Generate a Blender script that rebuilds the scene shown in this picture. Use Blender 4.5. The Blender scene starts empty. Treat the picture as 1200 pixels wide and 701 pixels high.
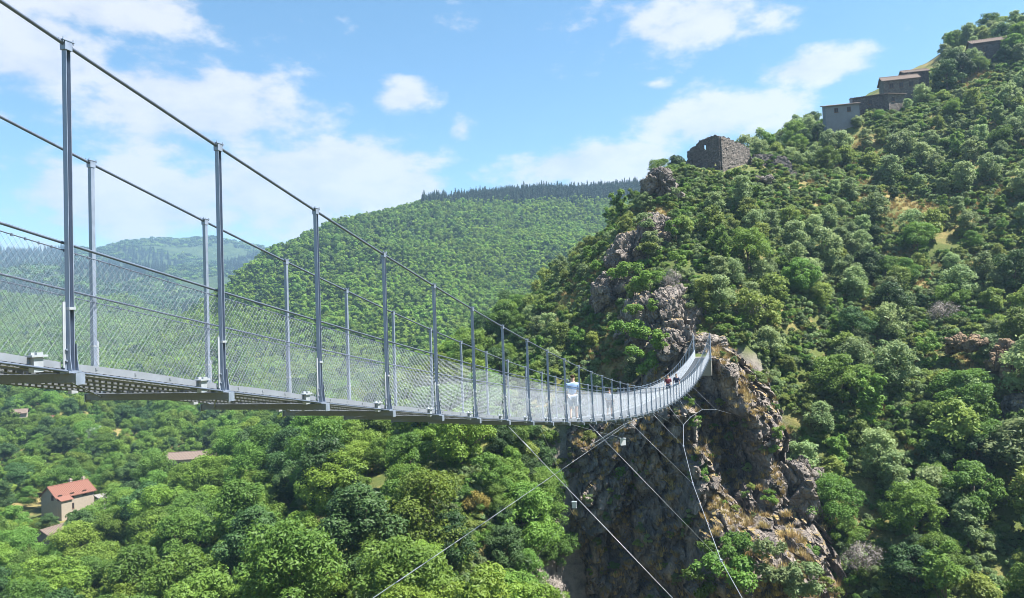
import bpy, bmesh, math, random
import numpy as np
from mathutils import Vector, Matrix

# ------------------------------------------------------------------ camera, sky, sun
R = math.radians
sc = bpy.context.scene
FOC, PITCH, ROLL = 867.0, R(2.152), R(2.086)
cam_d = bpy.data.cameras.new('camera')
cam_d.sensor_width = 36.0
cam_d.lens = FOC / 1200.0 * 36.0
cam_d.clip_start, cam_d.clip_end = 0.1, 30000.0
cam = bpy.data.objects.new('camera', cam_d)
sc.collection.objects.link(cam)
cam.matrix_world = Matrix.Rotation(math.pi / 2 + PITCH, 4, 'X') @ Matrix.Rotation(-ROLL, 4, 'Z')
sc.camera = cam

SUN_AZ, SUN_EL = R(101.0), R(61.0)          # azimuth measured from +Y (ahead) towards +X (right)
SUN_DIR = Vector((math.sin(SUN_AZ) * math.cos(SUN_EL), math.cos(SUN_AZ) * math.cos(SUN_EL), math.sin(SUN_EL)))
sun_d = bpy.data.lights.new('sun', 'SUN')
sun_d.energy, sun_d.angle, sun_d.color = 5.0, R(0.53), (1.0, 0.955, 0.88)
sun = bpy.data.objects.new('sun', sun_d)
sc.collection.objects.link(sun)
sun.rotation_euler = SUN_DIR.to_track_quat('Z', 'Y').to_euler()
sc.view_settings.view_transform = 'Standard'
sc.view_settings.look = 'None'
sc.view_settings.exposure = 1.75
sc.view_settings.gamma = 1.0
sc.view_settings.use_curve_mapping = False
sc.cycles.max_bounces = 8
sc.cycles.diffuse_bounces = 4
sc.cycles.glossy_bounces = 2
sc.cycles.transmission_bounces = 3
sc.cycles.volume_bounces = 0
sc.cycles.use_denoising = True
sc.cycles.denoising_prefilter = 'ACCURATE'
sc.cycles.filter_width = 0.95


def at(px, py, Y):
    """a place seen in that direction of the view at Y metres ahead"""
    u, v = px - 600.0, 350.5 - py
    c, s = math.cos(ROLL), math.sin(ROLL)
    u, v = u * c + v * s, -u * s + v * c
    c, s = math.cos(PITCH), math.sin(PITCH)
    d = (u / FOC, c - s * v / FOC, s + c * v / FOC)
    k = Y / d[1]
    return Vector((d[0] * k, Y, d[2] * k))


def to_px(P):
    P = np.asarray(P, float).reshape(-1, 3)
    c, s = math.cos(PITCH), math.sin(PITCH)
    yc = np.maximum(c * P[:, 1] + s * P[:, 2], 0.01)
    zc = -s * P[:, 1] + c * P[:, 2]
    u, v = P[:, 0] / yc * FOC, zc / yc * FOC
    c, s = math.cos(ROLL), math.sin(ROLL)
    return np.stack([600 + u * c - v * s, 350.5 - (u * s + v * c), yc], 1)


world = bpy.data.worlds.new('World')
sc.world = world
world.use_nodes = True


def build_sky():
    nt = world.node_tree
    nt.nodes.clear()
    N, L = nt.nodes.new, nt.links.new

    def math_(op, a, b=None, clamp=False):
        n = N('ShaderNodeMath'); n.operation = op; n.use_clamp = clamp
        for i, x in enumerate((a, b)):
            if x is None: continue
            if isinstance(x, (int, float)): n.inputs[i].default_value = x
            else: L(x, n.inputs[i])
        return n.outputs[0]
    sky = N('ShaderNodeTexSky'); sky.sky_type = 'NISHITA'; sky.sun_disc = False
    sky.sun_elevation, sky.sun_rotation = SUN_EL, SUN_AZ
    sky.altitude = 300; sky.air_density = 1.0; sky.dust_density = 0.05; sky.ozone_density = 2.0
    tc = N('ShaderNodeTexCoord')
    sep = N('ShaderNodeSeparateXYZ'); L(tc.outputs['Generated'], sep.inputs[0])
    az = math_('ARCTAN2', sep.outputs[0], sep.outputs[1])
    el = math_('ARCSINE', sep.outputs[2])
    # cloud sheet coordinates: the direction met at one height
    zz = math_('ADD', math_('MAXIMUM', sep.outputs[2], 0.0), 0.22)
    comb = N('ShaderNodeCombineXYZ')
    L(math_('DIVIDE', sep.outputs[0], zz), comb.inputs[0]); L(math_('DIVIDE', sep.outputs[1], zz), comb.inputs[1])
    n1 = N('ShaderNodeTexNoise'); n1.inputs['Scale'].default_value = 2.6; n1.inputs['Detail'].default_value = 9
    n1.inputs['Roughness'].default_value = 0.58; n1.inputs['Distortion'].default_value = 0.25
    L(comb.outputs[0], n1.inputs['Vector'])
    nb = N('ShaderNodeTexNoise'); nb.inputs['Scale'].default_value = 0.55; nb.inputs['Detail'].default_value = 2
    off = N('ShaderNodeVectorMath'); off.operation = 'ADD'; off.inputs[1].default_value = (3.7, 1.3, 0)
    L(comb.outputs[0], off.inputs[0]); L(off.outputs[0], nb.inputs['Vector'])
    aze = N('ShaderNodeCombineXYZ'); L(az, aze.inputs[0]); L(el, aze.inputs[1])
    n2 = N('ShaderNodeTexNoise'); n2.inputs['Scale'].default_value = 9; n2.inputs['Detail'].default_value = 8
    n2.inputs['Roughness'].default_value = 0.6
    strx = N('ShaderNodeVectorMath'); strx.operation = 'MULTIPLY'; strx.inputs[1].default_value = (1.0, 1.9, 1)
    L(aze.outputs[0], strx.inputs[0]); L(strx.outputs[0], n2.inputs['Vector'])
    # cloud banks seen that day (direction, half width, half height, weight)
    banks = [(240, 130, 190, 75, .95), (370, 215, 200, 70, 1.1), (150, 235, 190, 55, .95), (470, 112, 52, 24, .95),
             (538, 152, 24, 20, .9), (30, 60, 110, 60, .95), (120, 12, 120, 30, .9), (790, 20, 150, 50, .85),
             (690, 195, 140, 32, 1.05), (835, 140, 110, 42, .95), (955, 78, 80, 22, .95), (770, 100, 30, 9, .6), (420, 265, 160, 40, .8),
             (-200, 120, 160, 60, .8), (1400, 20, 160, 40, .7)]
    total = None
    for (x, y, w, h, k) in banks:
        d = at(x, y, 1.0).normalized()
        a0, e0 = math.atan2(d.x, d.y), math.asin(d.z)
        v = N('ShaderNodeVectorMath'); v.operation = 'SUBTRACT'; v.inputs[1].default_value = (a0, e0, 0); L(aze.outputs[0], v.inputs[0])
        m = N('ShaderNodeVectorMath'); m.operation = 'MULTIPLY'; m.inputs[1].default_value = (FOC / w, FOC / h, 0); L(v.outputs[0], m.inputs[0])
        ln = N('ShaderNodeVectorMath'); ln.operation = 'LENGTH'; L(m.outputs[0], ln.inputs[0])
        b = math_('MULTIPLY', math_('SUBTRACT', 1.25, ln.outputs['Value'], True), k)
        total = b if total is None else math_('MAXIMUM', total, b)
    # far from the view the sheet goes on with scattered banks of the same kind
    scat = math_('MULTIPLY', math_('SUBTRACT', nb.outputs[0], 0.52, True), 3.2)
    behind = math_('GREATER_THAN', math_('ABSOLUTE', az), 0.95)
    above = math_('GREATER_THAN', el, 0.52)
    scat = math_('MULTIPLY', scat, math_('MAXIMUM', behind, above))
    total = math_('MAXIMUM', total, scat)
    nn = math_('ADD', math_('MULTIPLY', n1.outputs[0], 0.9), math_('MULTIPLY', n2.outputs[0], 1.9))
    f = math_('ADD', math_('MULTIPLY', total, 0.75), math_('SUBTRACT', nn, 1.68))
    mr = N('ShaderNodeMapRange'); mr.interpolation_type = 'SMOOTHSTEP'
    mr.inputs['From Min'].default_value = -0.08; mr.inputs['From Max'].default_value = 0.32
    mr.inputs['To Max'].default_value = 0.93
    L(f, mr.inputs['Value'])
    bg1 = N('ShaderNodeBackground'); bg1.inputs['Strength'].default_value = 0.058
    hsv = N('ShaderNodeHueSaturation'); hsv.inputs['Hue'].default_value = .488; hsv.inputs['Saturation'].default_value = 1.16; L(sky.outputs[0], hsv.inputs['Color']); L(hsv.outputs[0], bg1.inputs[0])
    bg2 = N('ShaderNodeBackground'); bg2.inputs[0].default_value = (0.91, 0.905, 0.97, 1); bg2.inputs["Strength"].default_value = 0.285
    shade = N('ShaderNodeMix'); shade.data_type = 'RGBA'; shade.inputs[6].default_value = (0.70, 0.76, 0.88, 1); shade.inputs[7].default_value = (0.95, 0.95, 0.99, 1)
    sm = N('ShaderNodeMapRange'); sm.inputs[1].default_value = .36; sm.inputs[2].default_value = .58; L(n2.outputs[0], sm.inputs[0]); L(sm.outputs[0], shade.inputs[0]); L(shade.outputs[2], bg2.inputs[0])
    mx = N('ShaderNodeMixShader'); L(mr.outputs[0], mx.inputs[0]); L(bg1.outputs[0], mx.inputs[1]); L(bg2.outputs[0], mx.inputs[2])
    out = N('ShaderNodeOutputWorld'); L(mx.outputs[0], out.inputs[0])


build_sky()

# ------------------------------------------------------------------ noise, meshes, objects
rng = np.random.default_rng(7)
random.seed(7)


def hash_(ix, iy, iz, seed):
    M = np.uint64(0xFFFFFFFF)
    h = (ix.astype(np.int64) * 374761393 + iy.astype(np.int64) * 668265263 + iz.astype(np.int64) * 2147483647 + int(seed) * 1274126177).astype(np.uint64) & M
    h = ((h ^ (h >> np.uint64(13))) * np.uint64(1274126177)) & M
    h = ((h ^ (h >> np.uint64(16))) * np.uint64(2246822519)) & M
    h = h ^ (h >> np.uint64(15))
    return (h & np.uint64(0xFFFFFF)).astype(np.float64) / float(0x1000000)


def vnoise(p, seed=0):
    i = np.floor(p).astype(np.int64); f = p - i
    f = f * f * (3 - 2 * f)
    r = 0
    for dx in (0, 1):
        for dy in (0, 1):
            for dz in (0, 1):
                w = (f[:, 0] if dx else 1 - f[:, 0]) * (f[:, 1] if dy else 1 - f[:, 1]) * (f[:, 2] if dz else 1 - f[:, 2])
                r = r + w * hash_(i[:, 0] + dx, i[:, 1] + dy, i[:, 2] + dz, seed)
    return r * 2 - 1


def fbm(p, octaves=4, seed=0, gain=.5):
    r, a = 0, 1.0
    for o in range(octaves):
        r = r + a * vnoise(p * 2 ** o + 17.3 * o, seed + o); a *= gain
    return r


def blocks(p, cell, seed, crack=0.0, sign=1):
    """broken-rock relief: every block of rock stands out by its own amount and leans its own way"""
    q = p / np.asarray(cell, float)
    i = np.floor(q).astype(np.int64)
    best = np.full(len(q), 9e9); sec = np.full(len(q), 9e9); val = np.zeros(len(q))
    for dx in (-1, 0, 1):
        for dy in (-1, 0, 1):
            for dz in (-1, 0, 1):
                a, b, c = i[:, 0] + dx, i[:, 1] + dy, i[:, 2] + dz
                s = np.stack([a + hash_(a, b, c, seed), b + hash_(a, b, c, seed + 1), c + hash_(a, b, c, seed + 2)], 1)
                d = q - s; dd = (d * d).sum(1)
                m = dd < best
                sec = np.where(m, best, np.minimum(sec, dd))
                if not m.any(): continue
                best[m] = dd[m]
                t = np.stack([hash_(a, b, c, seed + k) * 2 - 1 for k in (4, 5, 6)], 1)
                v = (hash_(a, b, c, seed + 3) * 2 - 1) * .6 + (t * d).sum(1) * .9
                val[m] = v[m]
    if crack: val = val - sign * crack * np.clip(1 - (np.sqrt(sec) - np.sqrt(best)) / .13, 0, 1)
    return val


def rbf(pts, vals, smooth=0.0):
    pts = np.asarray(pts, float); vals = np.asarray(vals, float)
    n, k = pts.shape
    A = np.zeros((n + k + 1, n + k + 1))
    A[:n, :n] = np.linalg.norm(pts[:, None] - pts[None], axis=2) - smooth * np.eye(n)
    P = np.hstack([np.ones((n, 1)), pts]); A[:n, n:] = P; A[n:, :n] = P.T
    w = np.linalg.solve(A, np.concatenate([vals, np.zeros(k + 1)]))

    def f(q):
        q = np.asarray(q, float); out = np.empty(len(q))
        for s in range(0, len(q), 20000):
            c = q[s:s + 20000]
            out[s:s + 20000] = np.linalg.norm(c[:, None] - pts[None], axis=2) @ w[:n] + w[n] + c @ w[n + 1:]
        return out
    return f


def mesh_np(name, v, f, mat=None, smooth=False, tint=None):
    v = np.asarray(v, np.float32); f = np.asarray(f, np.int32)
    me = bpy.data.meshes.new(name)
    k = f.shape[1]
    me.vertices.add(len(v)); me.vertices.foreach_set('co', v.ravel())
    me.loops.add(f.size); me.loops.foreach_set('vertex_index', f.ravel())
    me.polygons.add(len(f))
    me.polygons.foreach_set('loop_start', np.arange(0, f.size, k, dtype=np.int32))
    me.polygons.foreach_set('loop_total', np.full(len(f), k, np.int32))
    me.polygons.foreach_set('use_smooth', np.full(len(f), smooth, bool))
    if tint is not None:
        a = me.attributes.new('tint', 'FLOAT', 'POINT'); a.data.foreach_set('value', np.asarray(tint, np.float32))
    me.update(calc_edges=True)
    if mat: me.materials.append(mat)
    return me


class MB:
    """collects boxes, tubes and prisms into one mesh"""
    def __init__(self): self.v, self.f = [], []

    def add(self, vs, fs):
        o = len(self.v); self.v += [tuple(x) for x in vs]; self.f += [tuple(i + o for i in q) for q in fs]; return self

    def box(self, a, b, M=None):
        vs = [Vector((x, y, z)) for z in (a[2], b[2]) for y in (a[1], b[1]) for x in (a[0], b[0])]
        if M is not None: vs = [M @ q for q in vs]
        return self.add(vs, [(0, 2, 3, 1), (4, 5, 7, 6), (0, 1, 5, 4), (2, 6, 7, 3), (0, 4, 6, 2), (1, 3, 7, 5)])

    def tube(self, pts, r, n=6, cap=True):
        pts = [Vector(p) for p in pts]; rs = r if isinstance(r, (list, tuple)) else [r] * len(pts)
        vs, fs = [], []
        for i, p in enumerate(pts):
            t = (pts[min(i + 1, len(pts) - 1)] - pts[max(i - 1, 0)]).normalized()
            a = t.cross(Vector((0, 0, 1)))
            if a.length < .05: a = t.cross(Vector((1, 0, 0)))
            a.normalize(); b = a.cross(t)
            vs += [p + rs[i] * (a * math.cos(2 * math.pi * k / n) + b * math.sin(2 * math.pi * k / n)) for k in range(n)]
            if i: fs += [((i - 1) * n + k, (i - 1) * n + (k + 1) % n, i * n + (k + 1) % n, i * n + k) for k in range(n)]
        if cap:
            fs += [tuple(range(n)), tuple(reversed(range((len(pts) - 1) * n, len(pts) * n)))]
        return self.add(vs, fs)

    def prism(self, poly, d):
        """poly: corners in 3D, d: thickness vector"""
        n = len(poly); d = Vector(d); p = [Vector(q) for q in poly]
        return self.add(p + [q + d for q in p], [tuple(reversed(range(n))), tuple(range(n, 2 * n))] + [(i, (i + 1) % n, n + (i + 1) % n, n + i) for i in range(n)])

    def mesh(self, name, mat, smooth=False):
        me = bpy.data.meshes.new(name); me.from_pydata(self.v, [], self.f); me.validate()
        bm = bmesh.new(); bm.from_mesh(me); bmesh.ops.recalc_face_normals(bm, faces=bm.faces); bm.to_mesh(me); bm.free()
        if smooth: me.polygons.foreach_set('use_smooth', [True] * len(me.polygons))
        me.materials.append(mat); me.update(); return me


def link(name, data, parent=None, loc=(0, 0, 0), rz=0.0, rot=None, scale=None):
    o = bpy.data.objects.new(name, data); sc.collection.objects.link(o)
    o.parent = parent; o.location = loc
    o.rotation_euler = rot if rot is not None else (0, 0, rz)
    if scale is not None: o.scale = scale
    return o


def tag(o, label=None, cat=None, group=None, kind=None):
    for k, v in (('label', label), ('category', cat), ('group', group), ('kind', kind)):
        if v: o[k] = v
    return o


# ------------------------------------------------------------------ materials
def mat_new(name):
    m = bpy.data.materials.new(name); m.use_nodes = True
    nt = m.node_tree; b = nt.nodes['Principled BSDF']
    return m, nt, b


def ramp(nt, fac, stops):
    n = nt.nodes.new('ShaderNodeValToRGB'); nt.links.new(fac, n.inputs[0])
    el = n.color_ramp.elements
    while len(el) < len(stops): el.new(0.5)
    for e, (p, c) in zip(el, stops): e.position = p; e.color = (*c, 1)
    return n.outputs[0]


def noise(nt, scale, detail=5, rough=.6, vec=None, stretch=None):
    if vec is None: vec = nt.nodes.new('ShaderNodeTexCoord').outputs['Object']
    if stretch:
        m = nt.nodes.new('ShaderNodeVectorMath'); m.operation = 'MULTIPLY'; m.inputs[1].default_value = stretch
        nt.links.new(vec, m.inputs[0]); vec = m.outputs[0]
    n = nt.nodes.new('ShaderNodeTexNoise'); n.inputs['Scale'].default_value = scale; n.inputs['Detail'].default_value = detail
    n.inputs['Roughness'].default_value = rough; nt.links.new(vec, n.inputs['Vector'])
    return n.outputs['Fac']


def mixc(nt, fac, a, b, mode='MIX'):
    n = nt.nodes.new('ShaderNodeMix'); n.data_type = 'RGBA'; n.blend_type = mode
    for s, x in ((n.inputs[0], fac), (n.inputs[6], a), (n.inputs[7], b)):
        if isinstance(x, tuple): s.default_value = (*x, 1)
        elif isinstance(x, (int, float)): s.default_value = x
        else: nt.links.new(x, s)
    return n.outputs[2]


def bump(nt, b, h, strength=.5, dist=.1):
    n = nt.nodes.new('ShaderNodeBump'); n.inputs['Strength'].default_value = strength; n.inputs['Distance'].default_value = dist
    nt.links.new(h, n.inputs['Height']); nt.links.new(n.outputs[0], b.inputs['Normal'])


def mapr(nt, x, a, b, c=0.0, d=1.0):
    n = nt.nodes.new('ShaderNodeMapRange'); n.interpolation_type = 'SMOOTHSTEP'
    for i, k in zip(range(1, 5), (a, b, c, d)): n.inputs[i].default_value = k
    nt.links.new(x, n.inputs[0]); return n.outputs[0]


def metal(name, col, rough, metallic=.6, var=.25):
    m, nt, b = mat_new(name)
    f = noise(nt, 9, 6); f2 = noise(nt, 70, 3)
    c = mixc(nt, f, tuple(x * (1 - var) for x in col), tuple(min(1, x * (1 + var)) for x in col))
    c = mixc(nt, mapr(nt, f2, .62, .75, 0, .35), c, tuple(x * .6 for x in col))
    nt.links.new(c, b.inputs['Base Color'])
    b.inputs['Metallic'].default_value = metallic
    nt.links.new(mapr(nt, f, .2, .8, rough - .1, rough + .12), b.inputs['Roughness'])
    return m


def plain(name, col, rough=.8, var=.15, scale=3, bstr=0.0):
    m, nt, b = mat_new(name)
    f = noise(nt, scale, 6)
    nt.links.new(mixc(nt, f, tuple(x * (1 - var) for x in col), tuple(min(1, x * (1 + var)) for x in col)), b.inputs['Base Color'])
    b.inputs['Roughness'].default_value = rough
    b.inputs['Specular IOR Level'].default_value = .25
    if bstr: bump(nt, b, noise(nt, scale * 4, 5), bstr, .05)
    return m


def leaf_mat(name, dark, light, trans=.28, yellow=None):
    m, nt, b = mat_new(name)
    oi = nt.nodes.new('ShaderNodeObjectInfo')
    at_ = nt.nodes.new('ShaderNodeAttribute'); at_.attribute_name = 'tint'
    c = mixc(nt, at_.outputs['Fac'], dark, light)
    hs = nt.nodes.new('ShaderNodeHueSaturation')
    nt.links.new(mapr(nt, oi.outputs['Random'], 0, 1, .488, .510), hs.inputs['Hue'])
    r2 = nt.nodes.new('ShaderNodeMath'); r2.operation = 'FRACT'
    r3 = nt.nodes.new('ShaderNodeMath'); r3.operation = 'MULTIPLY'; r3.inputs[1].default_value = 7.31
    nt.links.new(oi.outputs['Random'], r3.inputs[0]); nt.links.new(r3.outputs[0], r2.inputs[0])
    nt.links.new(mapr(nt, r2.outputs[0], 0, 1, .74, 1.22), hs.inputs['Value'])
    nt.links.new(c, hs.inputs['Color'])
    nt.links.new(hs.outputs[0], b.inputs['Base Color'])
    b.inputs['Roughness'].default_value = .55
    b.inputs['Specular IOR Level'].default_value = .3
    tr = nt.nodes.new('ShaderNodeBsdfTranslucent')
    hs2 = nt.nodes.new('ShaderNodeHueSaturation'); hs2.inputs['Hue'].default_value = .485; hs2.inputs['Value'].default_value = 1.25
    nt.links.new(hs.outputs[0], hs2.inputs['Color']); nt.links.new(hs2.outputs[0], tr.inputs[0])
    mx = nt.nodes.new('ShaderNodeMixShader'); mx.inputs[0].default_value = trans
    nt.links.new(b.outputs[0], mx.inputs[1]); nt.links.new(tr.outputs[0], mx.inputs[2])
    nt.links.new(mx.outputs[0], nt.nodes['Material Output'].inputs[0])
    return m


def rock_mat(name, grass=True, mul=(1, 1, 1)):
    m, nt, b = mat_new(name)
    geo = nt.nodes.new('ShaderNodeNewGeometry')
    pos = geo.outputs['Position']
    big = noise(nt, .12, 5, .6, pos); mid = noise(nt, .42, 7, .62, pos); fine = noise(nt, 4.5, 6, .7, pos)
    strat = noise(nt, .5, 6, .65, pos, (1.1, 1.1, .28))
    c = ramp(nt, mid, [(.28, (.050, .043, .040)), (.45, (.13, .112, .10)), (.58, (.225, .192, .166)), (.75, (.39, .34, .295))])
    c = mixc(nt, mapr(nt, strat, .55, .72, 0, .55), c, (.13, .115, .12))
    c = mixc(nt, mapr(nt, big, .52, .7, 0, .25), c, (.28, .24, .20))
    c = mixc(nt, mapr(nt, fine, .4, .8, 0, .28), c, (.10, .09, .09))
    if grass:
        sp = nt.nodes.new('ShaderNodeSeparateXYZ'); nt.links.new(geo.outputs['Normal'], sp.inputs[0])
        up = mapr(nt, sp.outputs[2], .62, .85)
        mm = nt.nodes.new('ShaderNodeMath'); mm.operation = 'MULTIPLY'
        nt.links.new(up, mm.inputs[0]); nt.links.new(mapr(nt, noise(nt, .45, 5, .6, pos), .51, .60), mm.inputs[1])
        g = ramp(nt, noise(nt, 1.3, 4, .6, pos), [(.3, (.09, .10, .03)), (.5, (.27, .19, .07)), (.75, (.34, .25, .11))])
        c = mixc(nt, mm.outputs[0], c, g)
    if mul != (1, 1, 1): c = mixc(nt, 1.0, c, mul, 'MULTIPLY')
    nt.links.new(c, b.inputs['Base Color'])
    b.inputs['Roughness'].default_value = .85; b.inputs['Specular IOR Level'].default_value = .3
    vor = nt.nodes.new('ShaderNodeTexVoronoi'); vor.feature = 'DISTANCE_TO_EDGE'; vor.inputs['Scale'].default_value = 1.1
    sm = nt.nodes.new('ShaderNodeVectorMath'); sm.operation = 'MULTIPLY'; sm.inputs[1].default_value = (1.3, 1.3, .6)
    nt.links.new(pos, sm.inputs[0]); nt.links.new(sm.outputs[0], vor.inputs['Vector'])
    crack = mapr(nt, vor.outputs['Distance'], 0, .12)
    ad = nt.nodes.new('ShaderNodeMath'); ad.operation = 'ADD'; fs = nt.nodes.new('ShaderNodeMath'); fs.operation = 'MULTIPLY'; fs.inputs[1].default_value = .45; nt.links.new(fine, fs.inputs[0]); nt.links.new(fs.outputs[0], ad.inputs[0]); nt.links.new(crack, ad.inputs[1])
    ad2 = nt.nodes.new('ShaderNodeMath'); ad2.operation = 'ADD'; nt.links.new(ad.outputs[0], ad2.inputs[0]); nt.links.new(mid, ad2.inputs[1])
    bump(nt, b, ad2.outputs[0], .8, .35)
    return m


def ground_mat(name):
    m, nt, b = mat_new(name)
    geo = nt.nodes.new('ShaderNodeNewGeometry'); pos = geo.outputs['Position']
    a = noise(nt, .09, 5, .6, pos); d = noise(nt, .8, 6, .65, pos); e = noise(nt, 5, 4, .6, pos)
    c = ramp(nt, a, [(.3, (.045, .075, .02)), (.47, (.09, .115, .03)), (.58, (.24, .19, .075)), (.75, (.31, .24, .11))])
    c = mixc(nt, mapr(nt, d, .4, .7, 0, .7), c, (.10, .115, .035))
    c = mixc(nt, mapr(nt, e, .45, .75, 0, .5), c, (.06, .07, .025))
    sp = nt.nodes.new('ShaderNodeSeparateXYZ'); nt.links.new(geo.outputs['Normal'], sp.inputs[0])
    c = mixc(nt, mapr(nt, sp.outputs[2], .62, .42), c, ramp(nt, d, [(.3, (.12, .105, .10)), (.6, (.26, .225, .2))]))
    nt.links.new(c, b.inputs['Base Color']); b.inputs['Roughness'].default_value = .9; b.inputs['Specular IOR Level'].default_value = .15
    ad = nt.nodes.new('ShaderNodeMath'); ad.operation = 'ADD'; nt.links.new(d, ad.inputs[0]); nt.links.new(e, ad.inputs[1])
    bump(nt, b, ad.outputs[0], .7, .3)
    return m


def forest_floor(name, c0, c1, scale):
    m, nt, b = mat_new(name)
    geo = nt.nodes.new('ShaderNodeNewGeometry')
    f = noise(nt, scale, 8, .7, geo.outputs['Position'])
    nt.links.new(ramp(nt, f, [(.35, c0), (.65, c1)]), b.inputs['Base Color'])
    b.inputs['Roughness'].default_value = .95; b.inputs['Specular IOR Level'].default_value = .1
    bump(nt, b, f, 1.0, 1.0 / scale * .3)
    return m


M = {}
M['steel'] = metal('galvanised_steel', (.26, .31, .40), .5, .5)
M['steel_light'] = metal('bright_zinc_plate', (.36, .39, .43), .5, .3)
M['beam'] = metal('weathered_zinc_beam', (.18, .205, .25), .6, .35)
M['cable'] = metal('strand_cable', (.13, .16, .22), .5, .5)
M['wire'] = metal('zinc_wire', (.31, .35, .41), .55, .2)
M['toe'] = metal('dull_zinc_plate', (.25, .275, .32), .5, .3)
M['tie'] = metal('tie_strand', (.30, .32, .36), .5, .4)
M['grating'] = metal('zinc_grating', (.17, .185, .21), .5, .35)
M['rock'] = rock_mat('schist_rock')
M['rock_ochre'] = rock_mat('ochre_schist', True, (1.25, 1.02, .72))
M['ground'] = ground_mat('hillside_ground')
M['floor'] = forest_floor('forest_floor', (.02, .035, .012), (.05, .08, .02), .12)
M['farfloor'] = forest_floor('distant_forest_floor', (.022, .04, .018), (.06, .09, .03), .03)
M['bark'] = plain('bark', (.12, .095, .07), .9, .4, 6, .6)
M['leaf_bright'] = leaf_mat('leaf_bright_green', (.082, .150, .020), (.170, .262, .036), .36)
M['leaf_mid'] = leaf_mat('leaf_mid_green', (.070, .150, .024), (.145, .250, .042), .40)
M['leaf_dark'] = leaf_mat('leaf_dark_green', (.030, .075, .020), (.060, .122, .030), .22)
M['leaf_grey'] = leaf_mat('leaf_grey_green', (.128, .196, .076), (.250, .330, .140), .46)
M['leaf_olive'] = leaf_mat('leaf_olive', (.115, .172, .036), (.225, .290, .066), .45)
M['leaf_silver'] = leaf_mat('leaf_silver', (.17, .22, .16), (.30, .35, .27), .2)
M['leaf_yellow'] = leaf_mat('leaf_yellowed', (.22, .19, .04), (.38, .34, .07), .3)
M['twig'] = leaf_mat('bare_twigs', (.20, .17, .16), (.34, .30, .27), .05)
M['leaf_hill'] = leaf_mat('leaf_hill_green', (.120, .218, .032), (.215, .345, .055), .5)
M['needle'] = leaf_mat('conifer_needles', (.016, .042, .026), (.034, .072, .042), .08)
M['dry'] = leaf_mat('dry_grass_blades', (.22, .17, .06), (.42, .33, .14), .2)
M['stone'] = plain('rubble_stone', (.2, .18, .175), .9, .4, 2.2, .9)
M['plaster'] = plain('old_lime_plaster', (.30, .255, .205), .9, .15, 1.5, .2)
M['greywall'] = plain('grey_render', (.17, .18, .20), .9, .2, 1.2, .2)
M['tile'] = plain('terracotta_tiles', (.175, .082, .06), .85, .35, 3.5, .5)
M['tile_old'] = plain('faded_terracotta_tiles', (.15, .115, .095), .9, .3, 2.5, .5)
M['shutter'] = plain('dark_window_opening', (.03, .028, .03), .4, .1)
M['wood'] = plain('brown_painted_wood', (.14, .08, .05), .7, .2)
M['concrete'] = plain('concrete', (.22, .205, .185), .9, .15, 4, .2)
M['white'] = plain('white_painted_sheet', (.48, .50, .53), .5, .05)
M['skin'] = plain('skin', (.50, .32, .24), .6, .05)
M['hair'] = plain('brown_hair', (.05, .03, .02), .7, .1)
M['shirt_blue'] = plain('pale_blue_cotton', (.34, .47, .70), .9, .06)
M['short_white'] = plain('white_cotton', (.44, .48, .56), .9, .05)
M['maroon'] = plain('dark_red_cotton', (.16, .035, .05), .9, .1)
M['navy'] = plain('navy_cotton', (.04, .05, .09), .9, .1)
M['black'] = plain('black_rubber', (.02, .02, .02), .7, .1)

# ------------------------------------------------------------------ terrain
g_pts = []


def G(px, py, Y, canopy=0.0): p = at(px, py, Y); g_pts.append((p.x, p.y, p.z - canopy))


def Wp(x, y, z): g_pts.append((x, y, z))


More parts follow.
